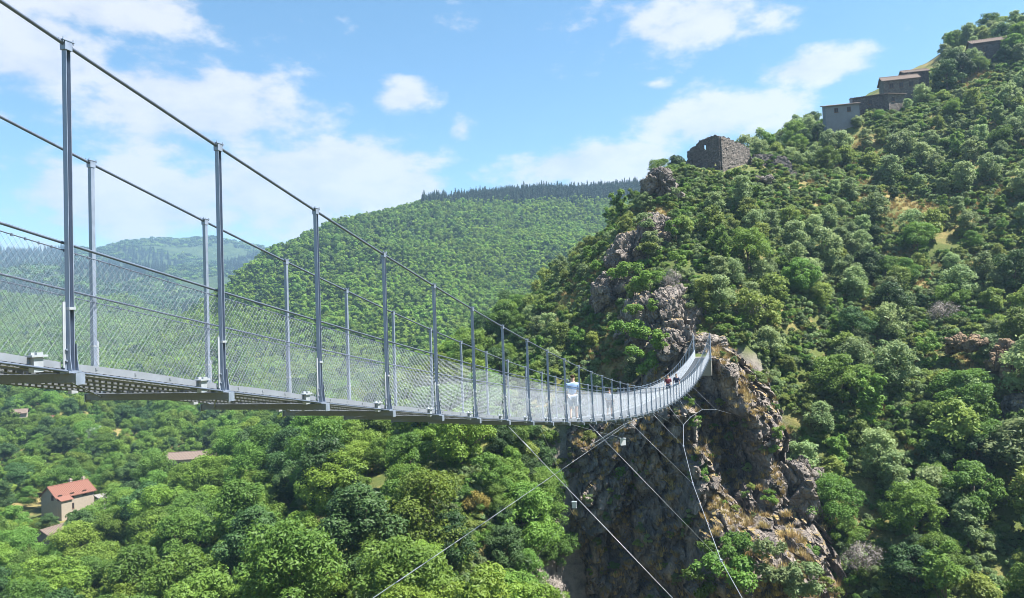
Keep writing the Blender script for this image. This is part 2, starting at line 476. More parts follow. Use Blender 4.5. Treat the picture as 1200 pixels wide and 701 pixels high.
for a in [(760, 222, 150, 1), (810, 198, 160, 0), (850, 200, 160, 0), (890, 198, 163, 0), (930, 205, 166, 0), (955, 168, 185, 2), (985, 145, 190, 0),
          (1035, 132, 192, 0), (1090, 112, 195, 1), (1140, 82, 200, 1), (1200, 50, 200, 4), (1350, -40, 205, 4), (1500, -60, 200, 4),
          (900, 300, 130, 4), (1000, 300, 136, 5), (1100, 300, 136, 5), (1200, 300, 130, 5), (1350, 300, 125, 5),
          (830, 260, 142, 2), (900, 240, 150, 2), (1000, 210, 160, 4), (1100, 190, 164, 4), (1200, 160, 160, 4),
          (900, 400, 114, 4), (1000, 420, 110, 5), (1100, 420, 112, 3), (1200, 430, 108, 1), (1350, 430, 100, 4),
          (960, 500, 101, 4), (1050, 520, 97, 6), (1150, 520, 96, 5), (1250, 520, 94, 5),
          (1010, 620, 86, 6), (1100, 640, 82, 6), (1200, 650, 80, 6), (1350, 650, 76, 6), (1020, 701, 78, 7), (1150, 701, 74, 7),
          (840, 400, 111, 0), (875, 392, 111, 0), (828, 372, 115, 0), (800, 320, 122, 1), (775, 262, 138, 0), (785, 235, 148, 0),
          (720, 250, 152, 5), (690, 275, 150, 5), (650, 330, 146, 5), (600, 385, 141, 6), (560, 420, 136, 6), (700, 350, 130, 4),
          (680, 400, 122, 5), (640, 440, 117, 5), (600, 470, 108, 4), (700, 440, 114, 3), (560, 530, 95, 5), (596, 540, 96, 6),
          (450, 470, 165, 6), (400, 500, 150, 6), (300, 520, 160, 6), (250, 560, 150, 6), (350, 560, 116, 6), (450, 560, 95, 6), (550, 610, 75, 6),
          (500, 690, 62, 6), (350, 660, 85, 6), (250, 660, 105, 6), (150, 660, 130, 6), (610, 680, 65, 7), (80, 700, 128, 5), (10, 690, 120, 6),
          (75, 598, 190, 0), (58, 645, 165, 0), (30, 570, 205, 6), (130, 560, 215, 5), (225, 548, 230, 0), (25, 490, 300, 4), (60, 495, 300, 4),
          (130, 495, 280, 5), (200, 505, 270, 5), (0, 455, 345, 5), (100, 468, 340, 5), (200, 472, 340, 5), (300, 475, 330, 5), (400, 470, 300, 6),
          (-150, 470, 330, 5), (-150, 600, 180, 5), (-150, 720, 120, 5), (500, 440, 250, 8), (600, 420, 250, 8), (700, 330, 220, 8), (350, 450, 340, 5), (450, 440, 340, 8)]:
    G(*a)
for a in [(0, 0, -1.75), (-6, -4, -1.2), (8, 2, -2.5), (-5, 6, -5.5), (3, 9, -7), (12, 10, -8), (0, 18, -15), (-14, 16, -14), (16, 20, -16), (0, 38, -32), (-25, 40, -31), (25, 40, -34),
          (-60, 40, -40), (-110, 40, -44), (60, 40, -30), (100, 30, -10), (100, 60, -5), (140, 80, 15), (0, -20, 4), (-40, -10, 4), (40, -10, 3),
          (5, 78, -46), (20, 70, -47), (32, 66, -46), (45, 60, -43), (10, 92, -46), (5, 94, -44), (4, 102, -38), (9, 104, -42), (14, 105, -40), (3.5, 110, -26), (22, 88, -46), (32, 84, -46), (40, 84, -36), (12, 99, -46), (20, 102, -40), (30, 103, -30), (36, 98, -28),
          (60, 215, 34), (46, 195, 33), (30, 190, 22), (90, 225, 55), (120, 235, 70), (150, 240, 88), (200, 250, 95), (110, 300, 70), (60, 300, 30), (0, 260, -5), (-30, 200, -18), (30, 330, 12),
          (220, 330, 90), (220, 150, 75), (220, 60, 35)]:
    Wp(*a)
g_arr = np.array(g_pts)
ground_f = rbf(g_arr[:, :2], g_arr[:, 2], 1.0)


def ground_z(xy):
    xy = np.asarray(xy, float).reshape(-1, 2)
    p = np.c_[xy, np.zeros(len(xy))]
    near = np.clip((np.hypot(xy[:, 0], xy[:, 1]) - 8) / 25, 0, 1)
    return ground_f(xy) + near * (fbm(p / 22, 3, 3) * 1.6 + fbm(p / 5, 3, 9) * .45)


def grid(x0, x1, y0, y1, step):
    xs = np.arange(x0, x1 + step * .5, step); ys = np.arange(y0, y1 + step * .5, step)
    X, Y = np.meshgrid(xs, ys)
    nx, ny = len(xs), len(ys)
    i = np.arange(nx * ny).reshape(ny, nx)
    f = np.stack([i[:-1, :-1], i[:-1, 1:], i[1:, 1:], i[1:, :-1]], -1).reshape(-1, 4)
    return np.c_[X.ravel(), Y.ravel()], f, nx, ny


xy, f, nx, ny = grid(-250, 220, -24, 352, 1.35)
z = ground_z(xy)
tag(link('hillside_ground', mesh_np('hillside_ground', np.c_[xy, z], f, M['ground'], True)), kind='structure')

# valley sides further off, up to the wooded hill
h_pts = []


def Hp(px, py, Y, canopy=0.0): p = at(px, py, Y); h_pts.append((p.x, p.y, p.z - canopy))


for a in [(265, 352, 620, 5), (300, 308, 640, 5), (345, 288, 660, 5), (400, 262, 700, 5), (450, 246, 760, 5), (500, 236, 820, 5), (560, 232, 850, 3), (640, 226, 860, 3), (720, 224, 870, 3), (800, 220, 880, 3), (950, 215, 900, 3),
          (300, 400, 480, 5), (270, 400, 500, 5), (350, 400, 470, 5), (400, 380, 470, 5), (400, 330, 560, 5), (500, 330, 540, 5), (500, 280, 660, 5), (600, 300, 600, 5), (600, 270, 700, 5),
          (690, 260, 720, 5), (680, 320, 560, 5), (550, 380, 440, 5), (450, 430, 390, 5), (350, 450, 355, 8), (250, 455, 400, 6), (200, 430, 480, 5), (150, 420, 600, 5), (50, 425, 600, 5),
          (0, 450, 360, 6), (100, 460, 360, 6), (200, 466, 360, 6), (300, 465, 355, 6), (450, 440, 355, 8), (600, 410, 355, 10), (750, 330, 355, 10),
          (200, 380, 800, 5), (100, 370, 950, 5), (0, 360, 1000, 5), (-150, 330, 1000, 5), (-150, 430, 500, 5), (-400, 300, 900, 5), (-400, 420, 500, 5), (230, 385, 700, 5)]:
    Hp(*a)
for a in [(200, 420, 40), (350, 420, 60), (200, 600, 80), (350, 700, 130), (0, 1000, 120), (200, 1000, 140), (-200, 1050, 30), (-400, 1050, 0), (-550, 1050, 60), (450, 1050, 140), (450, 355, 90), (-450, 355, 20), (-600, 355, 40), (-1000, 355, 80), (-1000, 700, 90), (-1000, 1050, 110), (-750, 1050, 80)]:
    h_pts.append(a)
h_arr = np.array(h_pts)
hill_f = rbf(h_arr[:, :2], h_arr[:, 2], 2.0)


def hill_z(q):
    p = np.c_[q, np.zeros(len(q))]
    return hill_f(q) + fbm(p / 90, 4, 31) * 5


xy, f, nx, ny = grid(-1000, 480, 346, 1060, 9)
tag(link('hill', mesh_np('hill', np.c_[xy, hill_z(xy)], f, M['floor'], True)), kind='structure')

f_pts = []
for a in [(-300, 300, 2300), (0, 298, 2300), (60, 300, 2300), (110, 288, 2300), (150, 283, 2400), (250, 288, 2500), (330, 300, 2600), (420, 300, 2700), (600, 300, 2800), (0, 340, 1500), (100, 330, 1700), (200, 325, 1800), (270, 318, 2000), (300, 322, 1900),
          (200, 360, 1250), (100, 362, 1150), (0, 352, 1150), (250, 365, 1150), (350, 365, 1200), (-300, 320, 1500), (-300, 340, 1100), (500, 340, 1300)]:
    p = at(*a); f_pts.append((p.x, p.y, p.z - 4))
for a in [(-2500, 1050, 150), (-2500, 3300, 280), (900, 3300, 250), (-900, 3300, 260), (900, 1050, 80), (0, 1060, 40), (-1500, 3300, 270)]: f_pts.append(a)
f_arr = np.array(f_pts); far_f = rbf(f_arr[:, :2], f_arr[:, 2], 5.0)


def far_z(q):
    p = np.c_[q, np.zeros(len(q))]
    return far_f(q) + (fbm(p / 320, 4, 51) * 26 - np.abs(fbm(p / 500, 3, 57)) * 40 + 18) * np.clip((q[:, 1] - 1000) / 500, 0, 1)


xy, f, nx, ny = grid(-2600, 900, 1040, 3300, 22)
tag(link('distant_mountain', mesh_np('distant_mountain', np.c_[xy, far_z(xy)], f, M['farfloor'], True)), kind='structure')

# the far country under the sky, in the haze
c0 = plain('far_plain', (.06, .09, .03), .95)
v = [(-4150, -280, -75), (2150, -280, -75), (2150, 3560, -75), (-4150, 3560, -75)]
tag(link('ground', mesh_np('ground', v, [(0, 1, 2, 3)], c0)), kind='structure')


# ------------------------------------------------------------------ crag under the far end of the bridge
def crag():
    pts, dep = [], []

    def C(px, py, Y): p = at(px, py, Y); pts.append((p.x, p.z)); dep.append(Y)
    for a in [(840, 421, 98), (850, 416, 100), (868, 424, 101), (860, 440, 96), (875, 480, 95), (890, 520, 94.5), (905, 560, 94), (918, 500, 97), (925, 530, 98), (932, 570, 98.5),
              (830, 470, 102), (835, 510, 103), (845, 550, 101), (862, 590, 98), (850, 500, 101),
              (800, 490, 94), (815, 540, 92.5), (830, 580, 91), (845, 610, 89), (806, 480, 97),
              (780, 500, 100), (765, 540, 101), (740, 515, 104), (720, 560, 104), (700, 600, 104), (740, 620, 102), (780, 600, 99), (685, 560, 107), (660, 590, 108), (648, 640, 108),
              (700, 690, 103), (760, 690, 99), (800, 650, 95), (690, 530, 108), (790, 560, 99.5), (750, 580, 103), (820, 690, 90),
              (850, 640, 85), (870, 670, 82), (900, 640, 85), (900, 605, 89), (930, 600, 91), (940, 640, 86), (962, 622, 91), (985, 655, 90), (992, 690, 87), (930, 690, 81), (880, 695, 80), (840, 695, 84),
              (820, 640, 91), (905, 580, 94), (890, 590, 95), (845, 625, 92),
              (790, 425, 107), (770, 435, 108), (760, 455, 108), (800, 408, 110), (780, 465, 104), (815, 440, 106), (740, 460, 112), (720, 490, 111),
              (850, 404, 114), (885, 432, 113), (915, 468, 112), (940, 505, 112), (948, 560, 111), (965, 596, 108), (995, 640, 104), (1010, 700, 100),
              (800, 392, 117), (760, 408, 118), (720, 440, 118), (690, 480, 116), (660, 530, 114), (630, 580, 112), (620, 640, 110), (615, 700, 108)]:
        C(*a)
    for (x, zz, y) in [(2, -50, 110), (15, -50, 101), (24, -50, 92), (30, -50, 78), (42, -50, 84), (50, -50, 95), (54, -25, 112), (50, -5, 124), (-6, -50, 112), (-6, -20, 122), (0, 0, 128), (25, 4, 126), (40, 4, 126)]:
        pts.append((x, zz)); dep.append(y)
    f0 = rbf(pts, dep, .5)
    xs, zs = np.arange(-7, 54, .19), np.arange(-50, 3.0, .19)
    X, Z = np.meshgrid(xs, zs)
    q = np.c_[X.ravel(), Z.ravel()]
    # vertical fins and slabs lean a little
    y = f0(q)
    p = np.c_[q[:, 0], y, q[:, 1]]
    a = R(18); rot = np.array([[math.cos(a), 0, -math.sin(a)], [0, 1, 0], [math.sin(a), 0, math.cos(a)]])
    pr = (p + np.c_[fbm(p / 3.5, 3, 5), fbm(p / 3.5, 3, 6), fbm(p / 3.5, 3, 7)] * .55) @ rot.T
    d = blocks(pr, (3.8, 5, 8.5), 11, .5, -1) * 2.5 + blocks(pr, (1.9, 3.0, 4.0), 23, .7, -1) * 1.25 + blocks(pr, (.85, 1.5, 1.7), 37, .6, -1) * .42 + blocks(pr, (.42, .7, .7), 41) * .11
    d += np.abs(fbm(p / np.array([5, 9, 11]), 4, 71)) * 1.6
    y2 = y + d
    x2 = q[:, 0] + fbm(p / 2.0, 3, 81) * .35 + blocks(pr, (1.8, 2.5, 1.6), 91) * .22
    z2 = q[:, 1] + blocks(pr, (2.2, 2.5, 1.3), 95) * .28
    nx, nz = len(xs), len(zs)
    i = np.arange(nx * nz).reshape(nz, nx)
    f = np.stack([i[:-1, :-1], i[:-1, 1:], i[1:, 1:], i[1:, :-1]], -1).reshape(-1, 4)
    keep = y2[f].max(1) < 122
    o = link('rock_cliff', mesh_np('rock_cliff', np.c_[x2, y2, z2], f[keep], M['rock'], False))
    tag(o, kind='structure')
    return np.c_[x2, y2, z2], f[keep]


crag_v, crag_f = crag()


def ico(sub):
    bm = bmesh.new(); bmesh.ops.create_icosphere(bm, subdivisions=sub, radius=1)
    v = np.array([q.co[:] for q in bm.verts]); f = np.array([[q.index for q in p.verts] for p in bm.faces]); bm.free(); return v, f


ICO = {k: ico(k) for k in (4, 6)}
rock_spots = []


def outcrop(px, py, Y, rx, ry, rz, seed, label, mat='rock', sub=6):
    c = at(px, py, Y); v, f = ICO[sub]
    p = v * np.array([rx, ry, rz]) * (1 + .25 * fbm(v * 1.3 + seed, 3, seed)[:, None])
    w = p + np.array(c)
    d = blocks(w, (2.8, 2.8, 3.8), seed, .3) * 1.5 + blocks(w, (1.3, 1.4, 1.7), seed + 3, .5) * .55 + blocks(w, (.55, .6, .55), seed + 6) * .15
    p = p + v * d[:, None] * min(1, rx / 3.0)
    o = link('rock_outcrop', mesh_np('rock_outcrop', p, f, M[mat]), None, c)
    tag(o, label, 'rock', 'bare rock outcrops on the slope')
    rock_spots.append((c.x, c.y, max(rx, ry)))
    return o


for a in [(781, 376, 117, 4.7, 4.2, 4.6, 101, 'big fissured grey rock block just above the bridge landing'),
          (752, 388, 121, 3.6, 3.6, 5, 107, 'dark shaded rock shoulder beside the block above the bridge landing'),
          (800, 342, 125, 3.6, 3.2, 2.4, 111, 'broken low rock ledge above the big block'),
          (772, 283, 137, 5.4, 4.5, 4.6, 117, 'pointed grey rock crag halfway up the spine to the ruin'),
          (742, 305, 135, 3.6, 4, 3.8, 121, 'shaded rock knob beside the pointed crag'),
          (774, 219, 150, 3.4, 4, 3.2, 127, 'square rock bluff at the foot of the ruined castle'),
          (722, 345, 130, 4, 4, 3.6, 131, 'small dark rock standing among trees on the shaded flank'),
          (800, 412, 108.5, 4.5, 4, 2.6, 137, 'pale layered rock slab beside the bridge end'),
          (890, 212, 158, 2.5, 2, .9, 141, 'low rock ledge in front of the ruined castle wall'),
          (1184, 425, 109, 2.8, 2.4, 3.0, 147, 'ochre weathered rock face among hillside trees', 'rock_ochre'),
          (1194, 478, 103, 1.8, 2, 2.2, 151, 'pale grey rock face under the ochre one'),
          (1125, 402, 114, 2.2, 2.2, 1.4, 157, 'grassy rock ledge between hillside trees', 'rock_ochre'),
          (945, 222, 163, 2.5, 2, 1.0, 161, 'small rock step below the low ruined wall'),
          (935, 575, 97, 3.0, 3.0, 4.5, 163, 'upright dark rock tooth at the edge of the cliff')]:
    outcrop(*a)

# ------------------------------------------------------------------ tree kinds
def leaves(P, Nn, size, r, aspect=.75):
    n = len(P)
    t = r.normal(size=(n, 3)); t -= (t * Nn).sum(1)[:, None] * Nn; t /= np.linalg.norm(t, axis=1)[:, None] + 1e-9
    b = np.cross(Nn, t)
    s = (size * r.uniform(.6, 1.35, n))[:, None]
    fold = Nn * s * r.uniform(-.3, .1, n)[:, None]
    v = np.stack([P - t * s, P - b * s * aspect * .7 + fold, P + t * s, P + b * s * aspect * .7 + fold], 1).reshape(-1, 3)
    f = np.arange(4 * n).reshape(n, 4)
    return v, f


def crown(name, seed, mat, rad, hgt, base, nlobe, nleaf, size, loose=0.0, top=0.0, flat=.8, yellow=0):
    """foliage as many leaf sprays spread over uneven boughs"""
    r = np.random.default_rng(seed)
    th = r.uniform(0, 2 * math.pi, nlobe); u = r.uniform(0, 1, nlobe)
    hz = r.uniform(0.08, .95, nlobe)
    env = np.sin(np.pi * np.clip(hz * (1 - top) + top * .5 * (hz + .15), 0, 1)) ** .6
    rr = rad * env * np.sqrt(u) * .95 * r.uniform(.8, 1.15, nlobe)
    c = np.c_[rr * np.cos(th), rr * np.sin(th), base + hgt * hz]
    lr = rad * r.uniform(.15, .36, nlobe) * (.75 + .25 * env)
    lt = r.uniform(0, 1, nlobe)
    k = r.choice(nlobe, nleaf, p=lr ** 2 / (lr ** 2).sum())
    d = r.normal(size=(nleaf, 3)); d /= np.linalg.norm(d, axis=1)[:, None]
    d[:, 2] = np.where((d[:, 2] < -.35) & (r.uniform(size=nleaf) < .7), -d[:, 2], d[:, 2])
    rad_f = np.where(r.uniform(size=nleaf) < .2, r.uniform(.3, .8, nleaf), r.uniform(.82, 1.12, nleaf))
    ph = fbm(d * 2.3 + k[:, None] * 7.7, 3, seed) * .28
    P = c[k] + d * (lr[k] * (rad_f + ph))[:, None] * np.array([1, 1, flat])
    if loose: P += r.normal(size=P.shape) * loose
    # drop most sprays buried in other boughs
    D = np.linalg.norm((P[:, None] - c[None]) / np.array([1, 1, flat]), axis=2) / lr[None]
    bury = D.min(1) < .62
    keep = ~bury | (r.uniform(size=nleaf) < .3)
    P, d, k = P[keep], d[keep], k[keep]
    Nn = d * .65 + r.normal(size=d.shape) * .42 + np.array([0, 0, .55]); Nn /= np.linalg.norm(Nn, axis=1)[:, None]
    v, f = leaves(P, Nn, size, r)
    tint = np.clip(.15 + .45 * lt[k] + .4 * r.uniform(size=len(k)), 0, 1)
    return mesh_np(name, v, f, mat, False, np.repeat(tint, 4)), c, lr


def trunk(name, seed, c, base, hgt, r0):
    r = random.Random(seed); m = MB()
    top = Vector((r.uniform(-.4, .4), r.uniform(-.4, .4), base + hgt * .62))
    pts = [Vector((0, 0, -1.2)), Vector((0, 0, .0)), Vector((r.uniform(-.15, .15), r.uniform(-.15, .15), base * .6)), top * .75, top]
    m.tube(pts, [r0 * 1.3, r0 * 1.1, r0 * .85, r0 * .6, r0 * .25], 7)
    for q in c[:9]:
        q = Vector(q); s = pts[2].lerp(top, r.uniform(.1, .75))
        m.tube([s, s.lerp(q, .55) + Vector((0, 0, .25)), q], [r0 * .4, r0 * .26, r0 * .08], 5)
    return m.mesh(name, M['bark'], True)


def conifer(name, seed, n):
    r = np.random.default_rng(seed)
    h = 1 - np.sqrt(r.uniform(0, 1, n)); th = r.uniform(0, 2 * math.pi, n)
    tier = np.floor(h * 9) / 9; q = (h - tier) * 9
    rad = 2.3 * (1 - h) * (.75 + .45 * (1 - q)) * (.85 + .25 * np.sin(th * 5 + tier * 17)) * r.uniform(.55, 1, n)
    P = np.c_[rad * np.cos(th), rad * np.sin(th), 1.2 + h * 12]
    Nn = np.c_[np.cos(th) * .6, np.sin(th) * .6, np.full(n, .8)] + r.normal(size=(n, 3)) * .4
    Nn /= np.linalg.norm(Nn, axis=1)[:, None]
    v, f = leaves(P, Nn, .42, r, .55)
    return mesh_np(name, v, f, M['needle'], False, np.repeat(r.uniform(size=n), 4))


KINDS = {}


def kind(key, mat, rad, hgt, base, nlobe, nleaf, size, r0, n=2, **k):
    KINDS[key] = []
    for i in range(n):
        s = abs(hash(key)) % 97 if False else sum(map(ord, key)) * 13 + i * 7
        q_ = random.Random(s); rad_, hgt_ = rad * q_.uniform(.82, 1.12), hgt * q_.uniform(.85, 1.2)
        cm, c, lr = crown('crown_' + key, s, M[mat], rad_, hgt_, base, nlobe, nleaf, size, **k)
        tm = trunk('trunk_' + key, s, c, base, hgt_, r0)
        KINDS[key].append((cm, tm, rad_, base + hgt_))


kind('round_bright', 'leaf_bright', 4.2, 6.6, 1.6, 46, 15000, .165, .22, 4)
kind('round_mid', 'leaf_mid', 4.2, 7.0, 1.6, 46, 15000, .165, .22, 4)
kind('round_dark', 'leaf_dark', 3.8, 6.8, 1.4, 42, 13000, .16, .20, 3)
kind('loose_grey', 'leaf_grey', 3.4, 7.2, 1.8, 46, 4600, .27, .14, 4, loose=.18)
kind('loose_olive', 'leaf_olive', 3.2, 6.4, 1.5, 42, 4200, .26, .13, 3, loose=.2)
kind('slender_mid', 'leaf_mid', 2.2, 7.5, 1.8, 28, 3600, .24, .12, 2, loose=.14, top=.3)
kind('silver', 'leaf_silver', 3.6, 6.4, 1.0, 26, 5000, .18, .15, 1, loose=.2)
kind('yellowed', 'leaf_yellow', 2.6, 4.4, .8, 18, 3000, .18, .10, 1, loose=.15)
kind('bare', 'twig', 2.6, 5.0, .8, 26, 2600, .11, .12, 1, loose=.2)
kind('bush_mid', 'leaf_mid', 1.9, 2.3, .1, 12, 2200, .15, .06, 2, loose=.06)
kind('bush_grey', 'leaf_grey', 1.8, 2.2, .1, 12, 2000, .15, .06, 2, loose=.08)
kind('bush_olive', 'leaf_olive', 1.7, 2.0, .1, 12, 1900, .15, .06, 2, loose=.08)


def low_crown(key, mat, seed, n=760, size=.55):
    return crown('far_crown_' + key, seed, M[mat], 4.3, 7.0, 1.0, 9, n, size, flat=.85)[0]


def tree(key, loc, scale, zone, i=None, rz=None, name=None):
    cm, tm, rad, H = KINDS[key][(i if i is not None else random.randrange(99)) % len(KINDS[key])]
    sh = key.startswith('bush')
    o = link(name or ('shrub' if sh else 'broadleaf_tree'), None, None, loc, random.uniform(0, 6.28) if rz is None else rz, scale=(scale, scale, scale * random.uniform(.9, 1.12)))
    o.empty_display_size = .2
    link('crown', cm, o); link('trunk', tm, o)
    lab, grp = tree_words(key, zone, loc, scale)
    tag(o, lab, 'shrub' if sh else 'tree', grp)
    return o


LOOK = {'round_bright': 'bright green bushy tree', 'round_mid': 'mid green bushy tree', 'round_dark': 'dense dark green tree', 'loose_grey': 'grey-green gappy tree',
        'loose_olive': 'olive-green thin-boughed tree', 'slender_mid': 'slim upright green tree', 'silver': 'pale silvery-leaved tree', 'yellowed': 'tree with yellowed leaves', 'bare': 'bare grey twiggy tree',
        'bush_mid': 'green shrub', 'bush_grey': 'grey-green shrub', 'bush_olive': 'olive-coloured shrub'}


def tree_words(key, zone, loc, scale):
    x, y, z = loc
    if zone == 'hillside':
        place = ('close below the hilltop village' if z > 40 else 'high on the steep hillside under the village' if z > 18 else 'on the steep hillside level with the footbridge' if z > -8
                 else 'in the gully beside the rock cliff' if x < 48 else 'low on the steep hillside beyond the cliff')
    elif zone == 'spur':
        place = ('at the foot of the dark cliff' if x > -8 and y < 100 else 'on the slope right under the footbridge' if x > -22 else 'halfway down the wooded slope below the footbridge' if x > -45
                 else 'on the lower wooded slope facing the valley houses')
    elif zone == 'flank':
        place = 'on the shaded flank close behind the footbridge' if y < 118 else 'on the flank beside the rocky spine' if x > -2 else 'on the flank ridge before the wooded hill'
    elif zone == 'valley':
        place = 'in the valley near the two-storey red-roofed house' if y < 215 else 'in the valley around the long farm building' if y < 262 else 'far up the valley near the brown-roofed cottage'
    else:
        place = {'spine': 'on the rocky spine between bridge landing and castle ruin', 'crag': 'clinging to a ledge of the rock cliff', 'ruin': 'at the foot of the castle ruin', 'rock': 'growing among the rock outcrops above the bridge landing', 'top': 'on the skyline beside the hilltop houses'}[zone]
    k = scale / (1.0 if key.startswith('bush') else .62 if zone in ('hillside', 'spine') else .9)
    size = 'tall' if k > 1.17 else 'small' if k < .87 else 'middle-sized'
    if key.startswith('bush'): size = 'big' if scale > 1.25 else 'small'
    return '%s %s %s' % (size, LOOK[key], place), '%s %ss %s' % (size, LOOK[key].replace('tree with yellowed leaves', 'yellowed tree'), place)


# ------------------------------------------------------------------ the footbridge
P0 = Vector((-3.990, 6.668)); HEAD = .3158
D = Vector((math.sin(HEAD), math.cos(HEAD))); LFT = Vector((-D.y, D.x)); WID = 1.92
SP = 2.0; N0, N1 = -4, 48


def zdeck(n): return -.25 - .3655 * n + .00556 * n * n


def hpost(n): return 1.27 + .00272 * (n - 25) ** 2 * (1.12 if n > 25 else 1)


def on(n, side, up=0.0, out=0.0):
    """side 0 near edge, 1 far edge; out: metres outwards from that edge"""
    w = side * WID + (out if side else -out)
    q = P0 + D * (SP * n) + LFT * w
    return Vector((q.x, q.y, zdeck(n) + up))


bridge = link('suspension_footbridge', None, None, (P0.x, P0.y, zdeck(0)))
bridge.empty_display_size = .3
tag(bridge, 'long galvanised steel suspension footbridge with wire mesh sides across the gorge', 'footbridge')
ORG = Vector(bridge.location)
BA = -HEAD      # rotation about z that turns +Y to the bridge's direction


def bpart(name, mesh, loc, parent=None, rot=None, rz=None):
    p = parent or bridge
    o = link(name, mesh, p, Vector(loc) - ORG if p is bridge else loc, rz if rz is not None else 0, rot)
    return o


